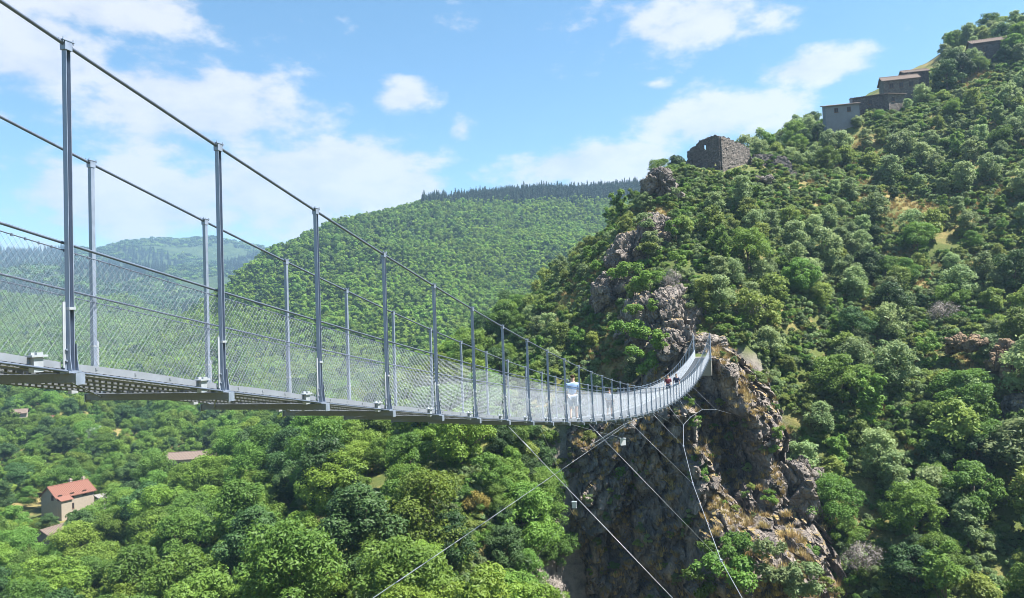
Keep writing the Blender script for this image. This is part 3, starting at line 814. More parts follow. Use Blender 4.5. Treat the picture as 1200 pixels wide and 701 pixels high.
def make_bridge():
    # local axes of pieces: x to the right of the walkway, y along it, z up
    zc, hw = .09, .0255
    t = .006
    cap = MB()
    cap.box((-.032, -.038, -.05), (.032, .038, .03)); cap.box((-.036, -.062, .03), (.036, .062, .038))
    for x in (-.026, .026):
        for y in (-.052, .052): cap.tube([(x, y, .012), (x, y, .058)], .006, 6)
    capm = cap.mesh('cable_clamp', M['steel'])
    foot = MB()
    foot.box((-.055, -.065, -.02), (.055, .065, .0)); foot.box((-.038, -.039, 0), (.038, -.033, .24)); foot.box((-.038, .033, 0), (.038, .039, .24)); foot.box((-.038, -.033, .0), (-.032, .033, .24))
    for y in (-.039, .033): foot.prism([(.038, y, 0), (.058, y, 0), (.038, y, .14)], (0, .006, 0))
    foot.prism([(-.004, -.065, 0), (-.004, -.039, 0), (-.004, -.039, .13)], (.008, 0, 0)); foot.prism([(-.004, .065, 0), (-.004, .039, .13), (-.004, .039, 0)], (.008, 0, 0))
    for z_ in (.09, .19):
        for y in (-.046, .046): foot.tube([(-.016, y, z_), (.016, y, z_)], .010, 6)
    footm = foot.mesh('base_bracket', M['steel'])
    strip = MB(); strip.box((-.006, -.072, .03), (.0, -.044, .62)); stripm = strip.mesh('mesh_tension_bar', M['steel_light'])
    coll = MB(); coll.box((-.034, -.034, -.012), (.034, .034, .012)); collm = coll.mesh('collar', M['steel_light'])
    posts = {}
    for n in range(N0, N1 + 1):
        h = hpost(n)
        m = MB()
        m.box((-hw, -hw, .0), (-hw + t, hw, h - .03)); m.box((-hw + t + .0005, -hw, .0), (hw, -hw + t, h - .03)); m.box((-hw + t + .0005, hw - t, .0), (hw, hw, h - .03))
        pm = m.mesh('post', M['steel'])
        for side in (0, 1):
            rz = BA + (math.pi if side else 0)          # open side of the channel faces outwards
            p = bpart('post', pm, on(n, side), rz=rz)
            bpart('cable_clamp', capm, (0, 0, h), p); bpart('base_bracket', footm, (0, 0, 0), p); 
            if n < 16:
                bpart('mesh_tension_bar', stripm, (0, .0, 0), p) if side == 0 else bpart('mesh_tension_bar', stripm, (0, 0, 0), p)
                bpart('collar', collm, (0, 0, .56), p)
    # cross beams under the walkway
    b = MB(); L0, L1 = -.10, WID + .10
    b.box((-L1, -.035, -.105), (-L0, -.028, -.024)); b.box((-L1, -.0275, -.105), (-L0, .03, -.098)); b.box((-L1, -.0275, -.031), (-L0, .03, -.024))
    bm_ = b.mesh('cross_beam', M['beam'])
    pl = MB(); pl.box((-.006, -.045, -.125), (.006, .05, -.022)); plm = pl.mesh('end_plate', M['steel'])
    ck = MB(); ck.box((-.03, -.045, -.07), (.03, .045, .06)); ck.box((-.05, -.075, .06), (.05, .075, .078)); ck.box((-.047, -.03, .078), (-.02, .03, .10)); ck.box((.02, -.03, .078), (.047, .03, .10))
    ckm = ck.mesh('deck_cable_clamp', M['steel_light'])
    for n in range(N0, N1 + 1):
        o = bpart('cross_beam', bm_, on(n, 0), rz=BA)
        bpart('end_plate', plm, (.107, 0, 0), o); bpart('end_plate', plm, (-WID - .107, 0, 0), o)
        for side in (0, 1):
            f_ = -.32 / SP
            bpart('deck_cable_clamp', ckm, on(n + f_, side, .02, -.02), rz=BA)
    # walkway panels, toe boards, guard mesh, bay by bay
    for n in range(N0, N1):
        a, c = on(n, 0), on(n + 1, 0)
        e = (c - a); right = Vector((-LFT.x, -LFT.y, 0)); up = Vector((0, 0, 1))

        def W(u, v, w): return e * u - right * v + up * w     # u along 0..1, v across in metres, w up
        g = MB()
        nb = 26 if n < 20 else 13
        wd = .03 if n < 20 else .05
        for k in range(nb):
            u = (k + .5) / nb; du = wd / 2 / e.length
            q = [W(u - du, .10, .0), W(u + du, .10, .0), W(u + du, WID - .10, .0), W(u - du, WID - .10, .0)]
            g.prism(q, (0, 0, .028))
        for v_ in (.12, .55, WID / 2, WID - .55, WID - .12):
            q = [W(.01, v_ - .012, -.022), W(.99, v_ - .012, -.022), W(.99, v_ + .012, -.022), W(.01, v_ + .012, -.022)]
            g.prism(q, (0, 0, .02))
        bpart('walkway_grating', g.mesh('walkway_grating', M['grating']), a)
        for side in (0, 1):
            s0 = on(n, side); v_ = .036 if side == 0 else -.036
            t_ = MB()
            q = [W(.035, v_, .01), W(.965, v_, .01), W(.965, v_, .07), W(.80, v_, .072), W(.62, v_, .08), W(.42, v_, .083), W(.2, v_, .078), W(.035, v_, .07)]
            t_.prism(q, right * .006)
            for k in (.15, .38, .61, .84): t_.box(W(k, v_, .05) - Vector((.012, .012, .012)), W(k, v_, .05) + Vector((.012, .012, .012)))
            bpart('toe_board', t_.mesh('toe_board', M['toe']), s0)
            # woven guard mesh: two families of crossing wires
            H = 1.07; Lb = e.length; cell = .058 if n < 22 else .085; rw = .00130 if n < 10 else .0014 if n < 22 else .0022
            sl = 1.35                                   # rise per run of the wires
            V_, F_ = [], []
            vv = .055 if side == 0 else -.055
            for sgn in (1, -1):
                k = -H / sl if sgn > 0 else 0.0
                end = Lb if sgn > 0 else Lb + H / sl
                while k < end:
                    # line: x = k + sgn * z / sl
                    if sgn > 0: z0 = max(0, -k * sl); z1 = min(H, (Lb - k) * sl)
                    else: z0 = max(0, (k - Lb) * sl); z1 = min(H, k * sl)
                    if z1 - z0 > .03:
                        A = W((k + sgn * z0 / sl) / Lb, vv, z0 + .02); B = W((k + sgn * z1 / sl) / Lb, vv, z1 + .02)
                        dd = (B - A).normalized(); nn_ = right; bb = dd.cross(nn_).normalized()
                        o_ = len(V_)
                        for P_ in (A, B):
                            for q_ in (nn_, nn_ * -.5 + bb * .87, nn_ * -.5 - bb * .87): V_.append(P_ + q_ * rw)
                        F_ += [(o_, o_ + 1, o_ + 4, o_ + 3), (o_ + 1, o_ + 2, o_ + 5, o_ + 4), (o_ + 2, o_, o_ + 3, o_ + 5)]
                    k += cell
            bpart('guard_mesh', mesh_np('guard_mesh', [tuple(x) for x in V_], F_, M['wire']), s0)
    # cables
    ns = [N0 - 1.5 + .25 * i for i in range(int((N1 - N0 + 1.5) * 4) + 1)]
    for side in (0, 1):
        m = MB(); m.tube([on(n, side, hpost(n) + .0) - ORG for n in range(N0 - 2, N1 + 1)] + [on(N1 + 2.4, side, .35) - ORG], .0185, 8)
        link('main_cable', m.mesh('main_cable', M['cable'], True), bridge)
        m = MB(); m.tube([on(n, side, 1.16, -.065) - ORG for n in range(N0 - 2, N1 + 1)], .0135, 7)
        link('handrail_cable', m.mesh('handrail_cable', M['cable'], True), bridge)
        m = MB(); m.tube([on(n, side, 1.09, -.058) - ORG for n in range(N0 - 2, N1 + 1)], .006, 5)
        for n in range(N0, 16):                       # lacing that ties the mesh to its wire
            for k in range(16):
                p = on(n + k / 16, side, 1.09, -.058) - ORG
                m.box(p - Vector((.004, .010, .014)), p + Vector((.004, .010, .011)))
        link('mesh_top_wire', m.mesh('mesh_top_wire', M['cable']), bridge)
        m = MB(); m.tube([on(n, side, -.012, .012) - ORG for n in range(N0 - 2, N1 + 1)], .012, 7)
        link('deck_cable', m.mesh('deck_cable', M['cable'], True), bridge)
        # fork hangers from handrail to posts
    # slack diagonal rods under the walkway
    for n in range(N0, 26):
        m = MB(); m.tube([on(n, 0, -.07, -.1) - ORG, on(n + 1, 1, -.07, -.1) - ORG], .008, 5)
        link('bracing_rod', m.mesh('bracing_rod', M['beam']), bridge)
    # wind cables with their ties, right and left
    nodes_r = [(6.0, at(985, 907, 15.65)), (10.64, at(845, 657, 25.3)), (14.75, at(812, 567, 33.7)), (19.1, at(801, 523, 42.2)), (23.2, at(801, 498, 49.5)), (27.0, at(809, 489, 56.5)), (30.5, at(823, 480, 63.3)), (33.6, at(839, 480, 68.4))]
    anchor = at(857, 485, 97.5); near = Vector((11.0, 9.0, -10.5))
    nodes_l = [(6.0, at(437, 701, 17.5)), (8.6, at(520, 645, 22.0)), (11.4, at(615, 580, 28.0)), (15.0, at(733, 499, 38.0)), (19.1, None), (23.2, None), (27.0, None), (30.5, None), (33.6, None)]
    right_at = dict(nodes_r)

    def mirror(p):
        q = Vector((p.x, p.y)) - P0 - LFT * (WID / 2); k = q.dot(LFT)
        q = q - LFT * (2 * k); q = q + P0 + LFT * (WID / 2)
        return Vector((q.x, q.y, p.z))
    for side in (0, 1):
        fn = (lambda p: p) if side == 0 else mirror
        nodes = nodes_r if side == 0 else [(n, p if p is not None else mirror(right_at[n])) for n, p in nodes_l]
        line = [near if side == 0 else Vector((-8.5, 9.0, -9.5))] + [p for _, p in nodes] + [fn(anchor) + (Vector((0, 3, -2)) if side else Vector((0, 0, 0)))]
        m = MB(); m.tube([p - ORG for p in line], .0125, 7)
        link('wind_cable', m.mesh('wind_cable', M['tie'], True), bridge)
        for n, p in nodes:
            if side and n < 14: continue
            fn = lambda q: q
            m = MB(); m.tube([on(n, side, -.10) - ORG, fn(p) - ORG], .0065, 6)
            e_ = (fn(p) - on(n, side, -.1)); k_ = on(n, side, -.1) - ORG + e_ * .06
            m.tube([k_, k_ + e_.normalized() * .35], .014, 6)
            link('tie_cable', m.mesh('tie_cable', M['tie'], True), bridge)
            m = MB(); q = fn(p) - ORG; m.box(q - Vector((.04, .06, .04)), q + Vector((.04, .06, .04)))
            link('tie_clamp', m.mesh('tie_clamp', M['steel']), bridge)
    # end frames on the far rock
    for side in (0, 1):
        q = on(N1, side, -.4, .12); m = MB(); h = hpost(N1) + .75
        rt = Vector((-LFT.x, -LFT.y, 0)); fw = Vector((D.x, D.y, 0))
        for s in (-1, 1): m.tube([q + fw * (.45 * s) - ORG, q + Vector((0, 0, h)) - ORG], .06, 6)
        m.tube([q + fw * -.33 + Vector((0, 0, .9)) - ORG, q + fw * .33 + Vector((0, 0, .9)) - ORG], .045, 6)
        link('end_frame', m.mesh('end_frame', M['steel']), bridge)
    for side in (0, 1):   # backstays into the rock
        m = MB(); m.tube([on(N1 + 2.4, side, .35) - ORG, on(N1 + 5, side, -2.2) - ORG], .026, 6)
        link('backstay', m.mesh('backstay', M['cable']), bridge)


make_bridge()
ab = MB()
q = on(N1, 0)
Mx = Matrix.Translation((q.x, q.y, q.z)) @ Matrix.Rotation(BA, 4, 'Z')
ab.box((-WID - .12, .02, -2.4), (.12, 3.0, -.16), Mx); ab.box((-WID - .2, -.08, -.157), (.2, 3.2, -.03), Mx)
tag(link('concrete_abutment', ab.mesh('concrete_abutment', M['concrete'])), 'pale concrete landing block at the far end of the footbridge', 'abutment')

for (px, py, Y, w, h, lab, rz) in [(730, 518, 37, .26, .32, 'white box hanging under the footbridge beside the rock face', .3), (673, 592, 34, .2, .26, 'white plate hanging on the thin wire in front of the dark rock', -.25)]:
    c = at(px, py, Y); m = MB()
    m.box((-w / 2, -.06, -h / 2), (w / 2, .06, h / 2)); m.box((-w / 2 - .015, -.075, h / 2), (w / 2 + .015, .075, h / 2 + .03))
    o = link('marker_panel', None, None, c, rz); tag(o, lab, 'panel')
    link('panel', m.mesh('panel', M['white']), o)
    m = MB(); m.tube([(0, 0, h / 2 + .02), Vector((0, 0, 0)) + Matrix.Rotation(-rz, 3, 'Z') @ ((on(12.6, 1, -.12) if px > 700 else on(10.64, 1, -.10)) - c)], .008, 5)
    link('hanging_wire', m.mesh('hanging_wire', M['wire']), o)
    if px < 700:
        m = MB(); m.tube([(0, 0, -h / 2), Matrix.Rotation(-rz, 3, 'Z') @ (at(628, 655, 40) - c)], .007, 5)
        link('stay_wire', m.mesh('stay_wire', M['wire']), o)


a_, b_ = on(N1 + 1.55, 0, 0), on(N1 + 8.0, 0, 0)
z1_ = float(ground_z([(b_.x, b_.y)])[0]) + .1
pm = MB(); V_ = []
for i in range(15):
    k = i / 14; q = on(N1 + 1.55 + 6.45 * k, 0); zz_ = zdeck(N1) - .06 + (z1_ - zdeck(N1)) * k ** 1.2
    for w in (-.5, .2, .9, 1.6, 2.4): V_.append((q.x + LFT.x * w + random.uniform(-.15, .15), q.y + LFT.y * w, zz_ + random.uniform(-.08, .08)))
F_ = [(5 * i + j, 5 * i + j + 1, 5 * i + j + 6, 5 * i + j + 5) for i in range(14) for j in range(4)]
pm.add(V_, F_); pm.add([(x, y, z - 1.6) for x, y, z in V_], F_)
rim = [5 * i for i in range(15)]; rim2 = [5 * i + 4 for i in range(15)]
tag(link('footpath', pm.mesh('footpath', M['ground'], True)), kind='structure')

# ------------------------------------------------------------------ people on the bridge
def skin_mesh(name, verts, edges, radii, mat, sub=2, root=0):
    me = bpy.data.meshes.new(name); me.from_pydata(verts, edges, [])
    o = bpy.data.objects.new(name, me); sc.collection.objects.link(o)
    sk = o.modifiers.new('skin', 'SKIN'); sk.use_smooth_shade = True
    for i, r in enumerate(radii):
        d = me.skin_vertices[0].data[i]; d.radius = r if isinstance(r, tuple) else (r, r); d.use_root = (i == root)
    ss = o.modifiers.new('sub', 'SUBSURF'); ss.levels = sub; ss.render_levels = sub
    dg = bpy.context.evaluated_depsgraph_get(); dg.update()
    m2 = bpy.data.meshes.new_from_object(o.evaluated_get(dg)); m2.name = name
    bpy.data.objects.remove(o); m2.materials.clear(); m2.materials.append(mat)
    return m2


def person(loc, rz, label, shirt, legs, short, stride, bend, hat=None):
    o = link('person', None, None, loc, rz); tag(o, label, 'person', None)
    a = stride; b = bend
    # x right, y ahead, z up; height 1.70
    V = [(0, 0, .95), (0, .01, 1.15), (0, .02, 1.36), (0, .025, 1.46), (0, .045, 1.56), (0, .045, 1.66),
         (.09, 0, .90), (.10, a * .55, .50), (.10, a * .6 - .03, .08), (.11, a * .6 + .11, .03),
         (-.09, 0, .90), (-.10, -a * .3 + .05, .49), (-.10, -a * .9, .09), (-.11, -a * .9 + .13, .03),
         (.19, .0, 1.36), (.25, -.03 + b * .1, 1.10), (.24, .10 + b * .25, .89 + b * .2), (.235, .13 + b * .3, .81 + b * .22),
         (-.19, .0, 1.36), (-.25, .02, 1.10), (-.24, .12 + b * .2, .89 + b * .1), (-.235, .15 + b * .22, .81 + b * .1)]
    E_ = [(0, 1), (1, 2), (2, 3), (3, 4), (4, 5), (0, 6), (6, 7), (7, 8), (8, 9), (0, 10), (10, 11), (11, 12), (12, 13), (2, 14), (14, 15), (15, 16), (16, 17), (2, 18), (18, 19), (19, 20), (20, 21)]
    Rr = [(.15, .11), (.135, .10), (.165, .11), .055, .092, .085, .085, .058, .042, .035, .085, .058, .042, .035, .058, .042, .032, .04, .058, .042, .032, .04]
    link('body', skin_mesh('body', V, E_, Rr, M['skin']), o)
    s = skin_mesh('shirt', [V[0], V[1], V[2], (0, .02, 1.43), V[14], V[15], V[18], V[19]], [(0, 1), (1, 2), (2, 3), (2, 4), (4, 5), (2, 6), (6, 7)],
                  [(.185, .14), (.165, .13), (.195, .135), .085, .08, .068, .08, .068], shirt)
    link('shirt', s, o)
    kz = 7 if short else 8
    k1 = V[7] if short else V[8]; k2 = V[11] if short else V[12]
    if short: vs = [V[0], V[6], k1, V[10], k2]; es = [(0, 1), (1, 2), (0, 3), (3, 4)]; rs = [(.17, .13), .112, .088, .112, .088]
    else: vs = [V[0], V[6], V[7], k1, V[10], V[11], k2]; es = [(0, 1), (1, 2), (2, 3), (0, 4), (4, 5), (5, 6)]; rs = [(.17, .13), .105, .078, .062, .105, .078, .062]
    link('shorts' if short else 'trousers', skin_mesh('legwear', vs, es, rs, legs), o)
    h = skin_mesh('hair', [(0, .02, 1.60), (0, .015, 1.68), (0, .03, 1.73)], [(0, 1), (1, 2)], [(.092, .08), .098, .06], hat or M['hair'])
    link('hair' if not hat else 'cap', h, o)
    sh = MB()
    for q in (V[9], V[13]): sh.box((q[0] - .045, q[1] - .17, -.0), (q[0] + .045, q[1] + .06, .075))
    link('shoes', sh.mesh('shoes', M['black'], False), o)
    return o


def deck_pos(n, w): q = P0 + D * (SP * n) + LFT * w; return Vector((q.x, q.y, zdeck(n) + .032))


person(deck_pos(11.35, .9), BA + .15, 'person in pale blue top and white skirt-length shorts walking across the footbridge', M['shirt_blue'], M['short_white'], True, .16, .1)
person(deck_pos(15.6, 1.15), BA - .2, 'child-sized person in white top partly hidden by the bridge mesh', M['short_white'], M['navy'], True, .14, .25).scale = (.78, .78, .78)
person(deck_pos(28.4, 1.15), BA + math.pi + .1, 'person in dark red top on the rising far part of the footbridge', M['maroon'], M['navy'], False, .2, .3)
person(deck_pos(29.2, .62), BA + math.pi - .1, 'person in navy top and pale shorts beside the one in dark red', M['navy'], M['short_white'], True, .18, .1)


# ------------------------------------------------------------------ buildings
def wall_mesh(name, p0, p1, th, prof, z0, holes, mat, step=.3, seed=1, amp=.09):
    """rubble wall from p0 to p1 (2D) with an uneven top: prof = [(u, height)...], holes = (u0,u1,h0,h1)"""
    p0, p1 = Vector(p0), Vector(p1); e = (p1 - p0); L = e.length; e.normalize(); nrm = Vector((e.y, -e.x))
    nu = max(2, int(L / step)); us = np.linspace(0, L, nu + 1)
    pu, ph = zip(*prof); top = np.interp(us / L, pu, ph)
    rr = np.random.default_rng(seed); top = top + rr.normal(size=nu + 1) * .18
    nh = int(max(top) / step) + 1
    V, F = [], []
    idx = {}

    def vid(i, j, s):
        k = (i, j, s)
        if k not in idx:
            h = min(j * step, top[i]) if j * step > top[i] - step else j * step
            q = p0 + e * us[i] + nrm * (th / 2 * (1 if s else -1))
            r = amp
            V.append((q.x + rr.uniform(-r, r), q.y + rr.uniform(-r, r), z0 + h + rr.uniform(-r, r) * .5)); idx[k] = len(V) - 1
        return idx[k]
    solid = set()
    for i in range(nu):
        for j in range(nh):
            if (j + .5) * step > (top[i] + top[i + 1]) / 2: continue
            uc, hc = (us[i] + us[i + 1]) / 2 / L, (j + .5) * step
            if any(a < uc < b and c < hc < d for a, b, c, d in holes): continue
            solid.add((i, j))
    for (i, j) in solid:
        A = [vid(i, j, 1), vid(i + 1, j, 1), vid(i + 1, j + 1, 1), vid(i, j + 1, 1)]; B = [vid(i, j, 0), vid(i + 1, j, 0), vid(i + 1, j + 1, 0), vid(i, j + 1, 0)]
        F.append(tuple(A)); F.append(tuple(reversed(B)))
        if (i - 1, j) not in solid: F.append((A[0], A[3], B[3], B[0]))
        if (i + 1, j) not in solid: F.append((A[1], B[1], B[2], A[2]))
        if (i, j + 1) not in solid: F.append((A[3], A[2], B[2], B[3]))
    me = bpy.data.meshes.new(name); me.from_pydata(V, [], F); me.materials.append(mat); me.update()
    return me


def stone_mat(name, base):
    m, nt, b = mat_new(name)
    pos = nt.nodes.new('ShaderNodeNewGeometry').outputs['Position']
    v = nt.nodes.new('ShaderNodeTexVoronoi'); v.inputs['Scale'].default_value = 3.3
    s = nt.nodes.new('ShaderNodeVectorMath'); s.operation = 'MULTIPLY'; s.inputs[1].default_value = (1, 1, 1.7); nt.links.new(pos, s.inputs[0]); nt.links.new(s.outputs[0], v.inputs['Vector'])
    v2 = nt.nodes.new('ShaderNodeTexVoronoi'); v2.feature = 'DISTANCE_TO_EDGE'; v2.inputs['Scale'].default_value = 3.3; nt.links.new(s.outputs[0], v2.inputs['Vector'])
    hs = nt.nodes.new('ShaderNodeSeparateColor'); nt.links.new(v.outputs['Color'], hs.inputs[0])
    c = mixc(nt, hs.outputs[0], tuple(x * .55 for x in base), tuple(x * 1.5 for x in base))
    c = mixc(nt, mapr(nt, v2.outputs['Distance'], .09, .02), c, tuple(x * .45 for x in base))
    c = mixc(nt, mapr(nt, noise(nt, .5, 5, .6, pos), .5, .7, 0, .5), c, (base[0] * .6, base[1] * .6, base[2] * .55))
    nt.links.new(c, b.inputs['Base Color']); b.inputs['Roughness'].default_value = .9
    bump(nt, b, mapr(nt, v2.outputs['Distance'], 0, .14), .9, .12)
    return m


M['rubble'] = stone_mat('rubble_masonry', (.125, .108, .104))
M['rubble_warm'] = stone_mat('warm_rubble_masonry', (.175, .15, .132))


def zg(x, y): return float(ground_z([(x, y)])[0])


def ruin():
    c = at(845, 197, 160); lf = at(807.5, 196, 164.5); rt = at(881, 197, 166); bk = Vector((lf.x + rt.x - c.x, lf.y + rt.y - c.y, 0))
    zb = c.z - 1.8
    o = link('castle_ruin', None, None, (c.x, c.y, zb)); tag(o, 'square roofless castle ruin of dark rubble stone on the hilltop', 'ruin')
    rel = lambda p: (p.x - c.x, p.y - c.y)
    hk = 8.9
    link('front_wall', wall_mesh('wall', rel(lf), rel(c), .8, [(0, hk - 2.0), (.25, hk - 1.0), (.55, hk + .1), (.8, hk + .2), (1, hk)], 0, [(.50, .58, 6.3, 7.6), (.80, .88, 2.3, 3.3)], M['rubble'], .3, 3), o)
    link('side_wall', wall_mesh('wall', rel(c), rel(rt), .8, [(0, hk), (.3, hk - .4), (.7, hk - 1.1), (.93, hk - 1.8), (.94, 5.2), (1, 3.6)], 0, [(.86, .93, 0, 3.2)], M['rubble_warm'], .3, 5), o)
    link('rear_wall', wall_mesh('wall', rel(rt), rel(bk), .8, [(0, 3.6), (.4, 5.0), (1, 5.5)], 0, [], M['rubble'], .4, 7), o)
    link('back_wall', wall_mesh('wall', rel(bk), rel(lf), .8, [(0, 5.5), (.6, 6.5), (1, hk - 2.0)], 0, [], M['rubble'], .4, 9), o)
    st = at(804, 197, 163.5)
    link('buttress', wall_mesh('wall', rel(st), rel(at(809, 196, 163.8)), 1.4, [(0, 3.6), (.5, 4.4), (1, 4.8)], 0, [], M['rubble'], .3, 11), o)
    a, b = at(880, 199, 164), at(928, 205, 165)
    z2 = min(a.z, b.z) - .2
    w = link('ruined_wall', wall_mesh('ruined_wall', (0, 0), (b.x - a.x, b.y - a.y), .8, [(0, 4.6), (.3, 5.0), (.55, 4.7), (.9, 4.0), (1, 2.6)], 0, [], M['rubble'], .35, 13), None, (a.x, a.y, z2))
    tag(w, 'low broken rubble wall running on from the castle ruin', 'wall')
    a, b = at(921, 206, 163), at(933, 208, 163)
    w = link('ruined_wall', wall_mesh('ruined_wall', (0, 0), (b.x - a.x, b.y - a.y), .6, [(0, 2.6), (1, 1.8)], 0, [], M['rubble_warm'], .3, 15), None, (a.x, a.y, a.z - .9))
    tag(w, 'short pale stone wall stub below the low broken wall', 'wall')
    return c


ruin_c = ruin()
houses_xy = []


def ground_hit(px, py, y0=60):
    # the place where that direction meets the slope
    ys = np.arange(y0, 260, .8); q = np.array([at(px, py, y)[:] for y in ys]); g = ground_z(q[:, :2])
    k = np.where(q[:, 2] < g)[0]
    k = k[0] if len(k) else len(ys) - 1
    return Vector((q[k, 0], q[k, 1], g[k] - .1))


def house(loc, rz, w, d, h, rise, label, wall, roof, windows=(), chimneys=(), lean=None, door=None, over=.45, mono=False, name='house'):
    """w along local x (ridge direction), d along local y, front wall at y=-d/2. windows: (face, u, z, w, h) face f/l/r"""
    o = link(name, None, None, loc, rz); tag(o, label, 'house')
    houses_xy.append((loc[0], loc[1], max(w, d) * .75))
    m = MB(); m.box((-w / 2, -d / 2, -3.0), (w / 2, d / 2, h))
    if not mono:
        for x0 in (-w / 2, w / 2 - .3): m.prism([(x0, -d / 2, h), (x0, d / 2, h), (x0, 0, h + rise - .05)], (.3, 0, 0))
    else:
        for x0 in (-w / 2, w / 2 - .3): m.prism([(x0, -d / 2, h), (x0, d / 2, h), (x0, d / 2, h + rise - .05)], (.3, 0, 0))
        m.box((-w / 2, d / 2 - .3, h), (w / 2, d / 2, h + rise - .06))
    wl = link('wall', m.mesh('wall', wall), o)
    r = MB(); t = .16

    def slope(ya, za, yb, zb, n=0):
        r.prism([(-w / 2 - over, ya, za), (w / 2 + over, ya, za), (w / 2 + over, yb, zb), (-w / 2 - over, yb, zb)], (0, 0, t))
        k = int((w + 2 * over) / .42)
        for i in range(k):                              # rows of rounded tiles running down the slope
            x = -w / 2 - over + (i + .5) * (w + 2 * over) / k
            r.tube([(x, ya, za + t), (x, yb, zb + t)], .085, 5)
    if mono: slope(-d / 2 - over, h - over * rise / d, d / 2 + over, h + rise + over * rise / d)
    else:
        sl = rise / (d / 2)
        slope(-d / 2 - over, h - over * sl, 0, h + rise); slope(d / 2 + over, h - over * sl, 0, h + rise)
        r.tube([(-w / 2 - over, 0, h + rise + t), (w / 2 + over, 0, h + rise + t)], .14, 6)
    rf = link('roof', r.mesh('roof', roof), o)
    for (x, y, hh) in chimneys:
        c = MB(); zz = h + rise * (1 - abs(y) / (d / 2)) if not mono else h + rise * .5
        c.box((x - .3, y - .3, zz - .3), (x + .3, y + .3, zz + hh)); c.box((x - .38, y - .38, zz + hh), (x + .38, y + .38, zz + hh + .12)); c.box((x - .2, y - .2, zz + hh + .12), (x + .2, y + .2, zz + hh + .4))
        link('chimney', c.mesh('chimney', wall), rf)
    for (face, u, z_, ww, hh) in windows:
        m = MB(); g = MB(); s = MB()
        m.box((-ww / 2, -.02, -hh / 2), (ww / 2, .05, hh / 2))
        for x in (-ww / 2 - .06, ww / 2): g.box((x, -.06, -hh / 2 - .06), (x + .06, .04, hh / 2 + .06))
        g.box((-ww / 2, -.06, hh / 2), (ww / 2, .04, hh / 2 + .06)); g.box((-ww / 2 - .12, -.12, -hh / 2 - .1), (ww / 2 + .12, .04, -hh / 2 - .001)); g.box((-.025, -.05, -hh / 2), (.025, -.021, hh / 2))
        L_, rot = {'f': ((u, -d / 2, z_), 0), 'l': ((-w / 2, u, z_), -math.pi / 2), 'r': ((w / 2, u, z_), math.pi / 2)}[face]
        p = link('window', m.mesh('window', M['shutter']), o, L_, rot); link('window_frame', g.mesh('window_frame', M['wood']), p)
    if door:
        u, ww, hh = door; m = MB(); m.box((u - ww / 2, -d / 2 - .05, 0), (u + ww / 2, -d / 2 + .05, hh)); m.box((u + ww * .3, -d / 2 - .09, hh * .48), (u + ww * .38, -d / 2 - .05, hh * .53)); link('door', m.mesh('door', M['wood']), o)
    if lean:      # lower annex: (x, y, w, d, h)
        x, y, w2, d2, h2 = lean; m = MB(); m.box((x - w2 / 2, y - d2 / 2, -3), (x + w2 / 2, y + d2 / 2, h2)); link('annex', m.mesh('annex', wall), o)
        m = MB(); m.prism([(x - w2 / 2 - .3, y - d2 / 2 - .3, h2), (x + w2 / 2 + .3, y - d2 / 2 - .3, h2), (x + w2 / 2 + .3, y + d2 / 2, h2 + .8), (x - w2 / 2 - .3, y + d2 / 2, h2 + .8)], (0, 0, .15)); link('annex_roof', m.mesh('annex_roof', roof), o)
    return o


def hp(px, py, Y): return at(px, py, Y)


# valley houses
house(hp(80, 598, 190), R(62), 9.5, 6.6, 4.4, 2.3, 'two-storey pale plaster house with red tiled roof and chimneys among valley trees', M['plaster'], M['tile'],
      [('f', -4.0, 4.3, .9, 1.2), ('f', -4.0, 1.6, .9, 1.3), ('f', -1.0, 4.3, .9, 1.2), ('f', 2.2, 4.3, .9, 1.2), ('f', -1, 1.6, .9, 1.3), ('l', -1.5, 4.2, .8, 1.1)], [(1.0, .6, 1.1), (4.2, .3, .9)], (-3.4, -4.2, 2.6, 1.8, 3.6))
house(hp(64, 641, 165), R(72), 6.0, 6.5, 2.9, 1.5, 'small grey shed with faded tiled roof below the two-storey house', M['greywall'], M['tile_old'], [('l', .6, 1.4, .8, 1.3)], [], None, (1.2, .9, 1.9))
house(hp(226, 548, 230), R(8), 14, 6.5, 3.2, 1.6, 'long low farm building with faded brown tiled roof among trees', M['plaster'], M['tile_old'], [('f', -3, 1.8, .9, 1.1), ('f', 2, 1.8, .9, 1.1)], [])
house(hp(24, 490, 300), R(25), 4.6, 4, 2.2, 1.3, 'distant cottage with brownish tiled roof above the valley trees', M['plaster'], M['tile_old'], [('f', 0, 2.0, .9, 1.1)], [])
house(hp(57, 498, 300), R(-10), 4.5, 4, 2.4, 1.2, 'distant shed with dull red roof next to the brown-roofed cottage', M['plaster'], M['tile'], [('f', 0, 1.6, .9, 1.0)], [])
house(hp(122, 594, 190), R(60), 2.6, 2.6, 2.2, .7, 'tiny pale flat-roofed outbuilding beside the two-storey house', M['concrete'], M['concrete'], [('f', 0, 1.5, .6, .7)], [], mono=True)
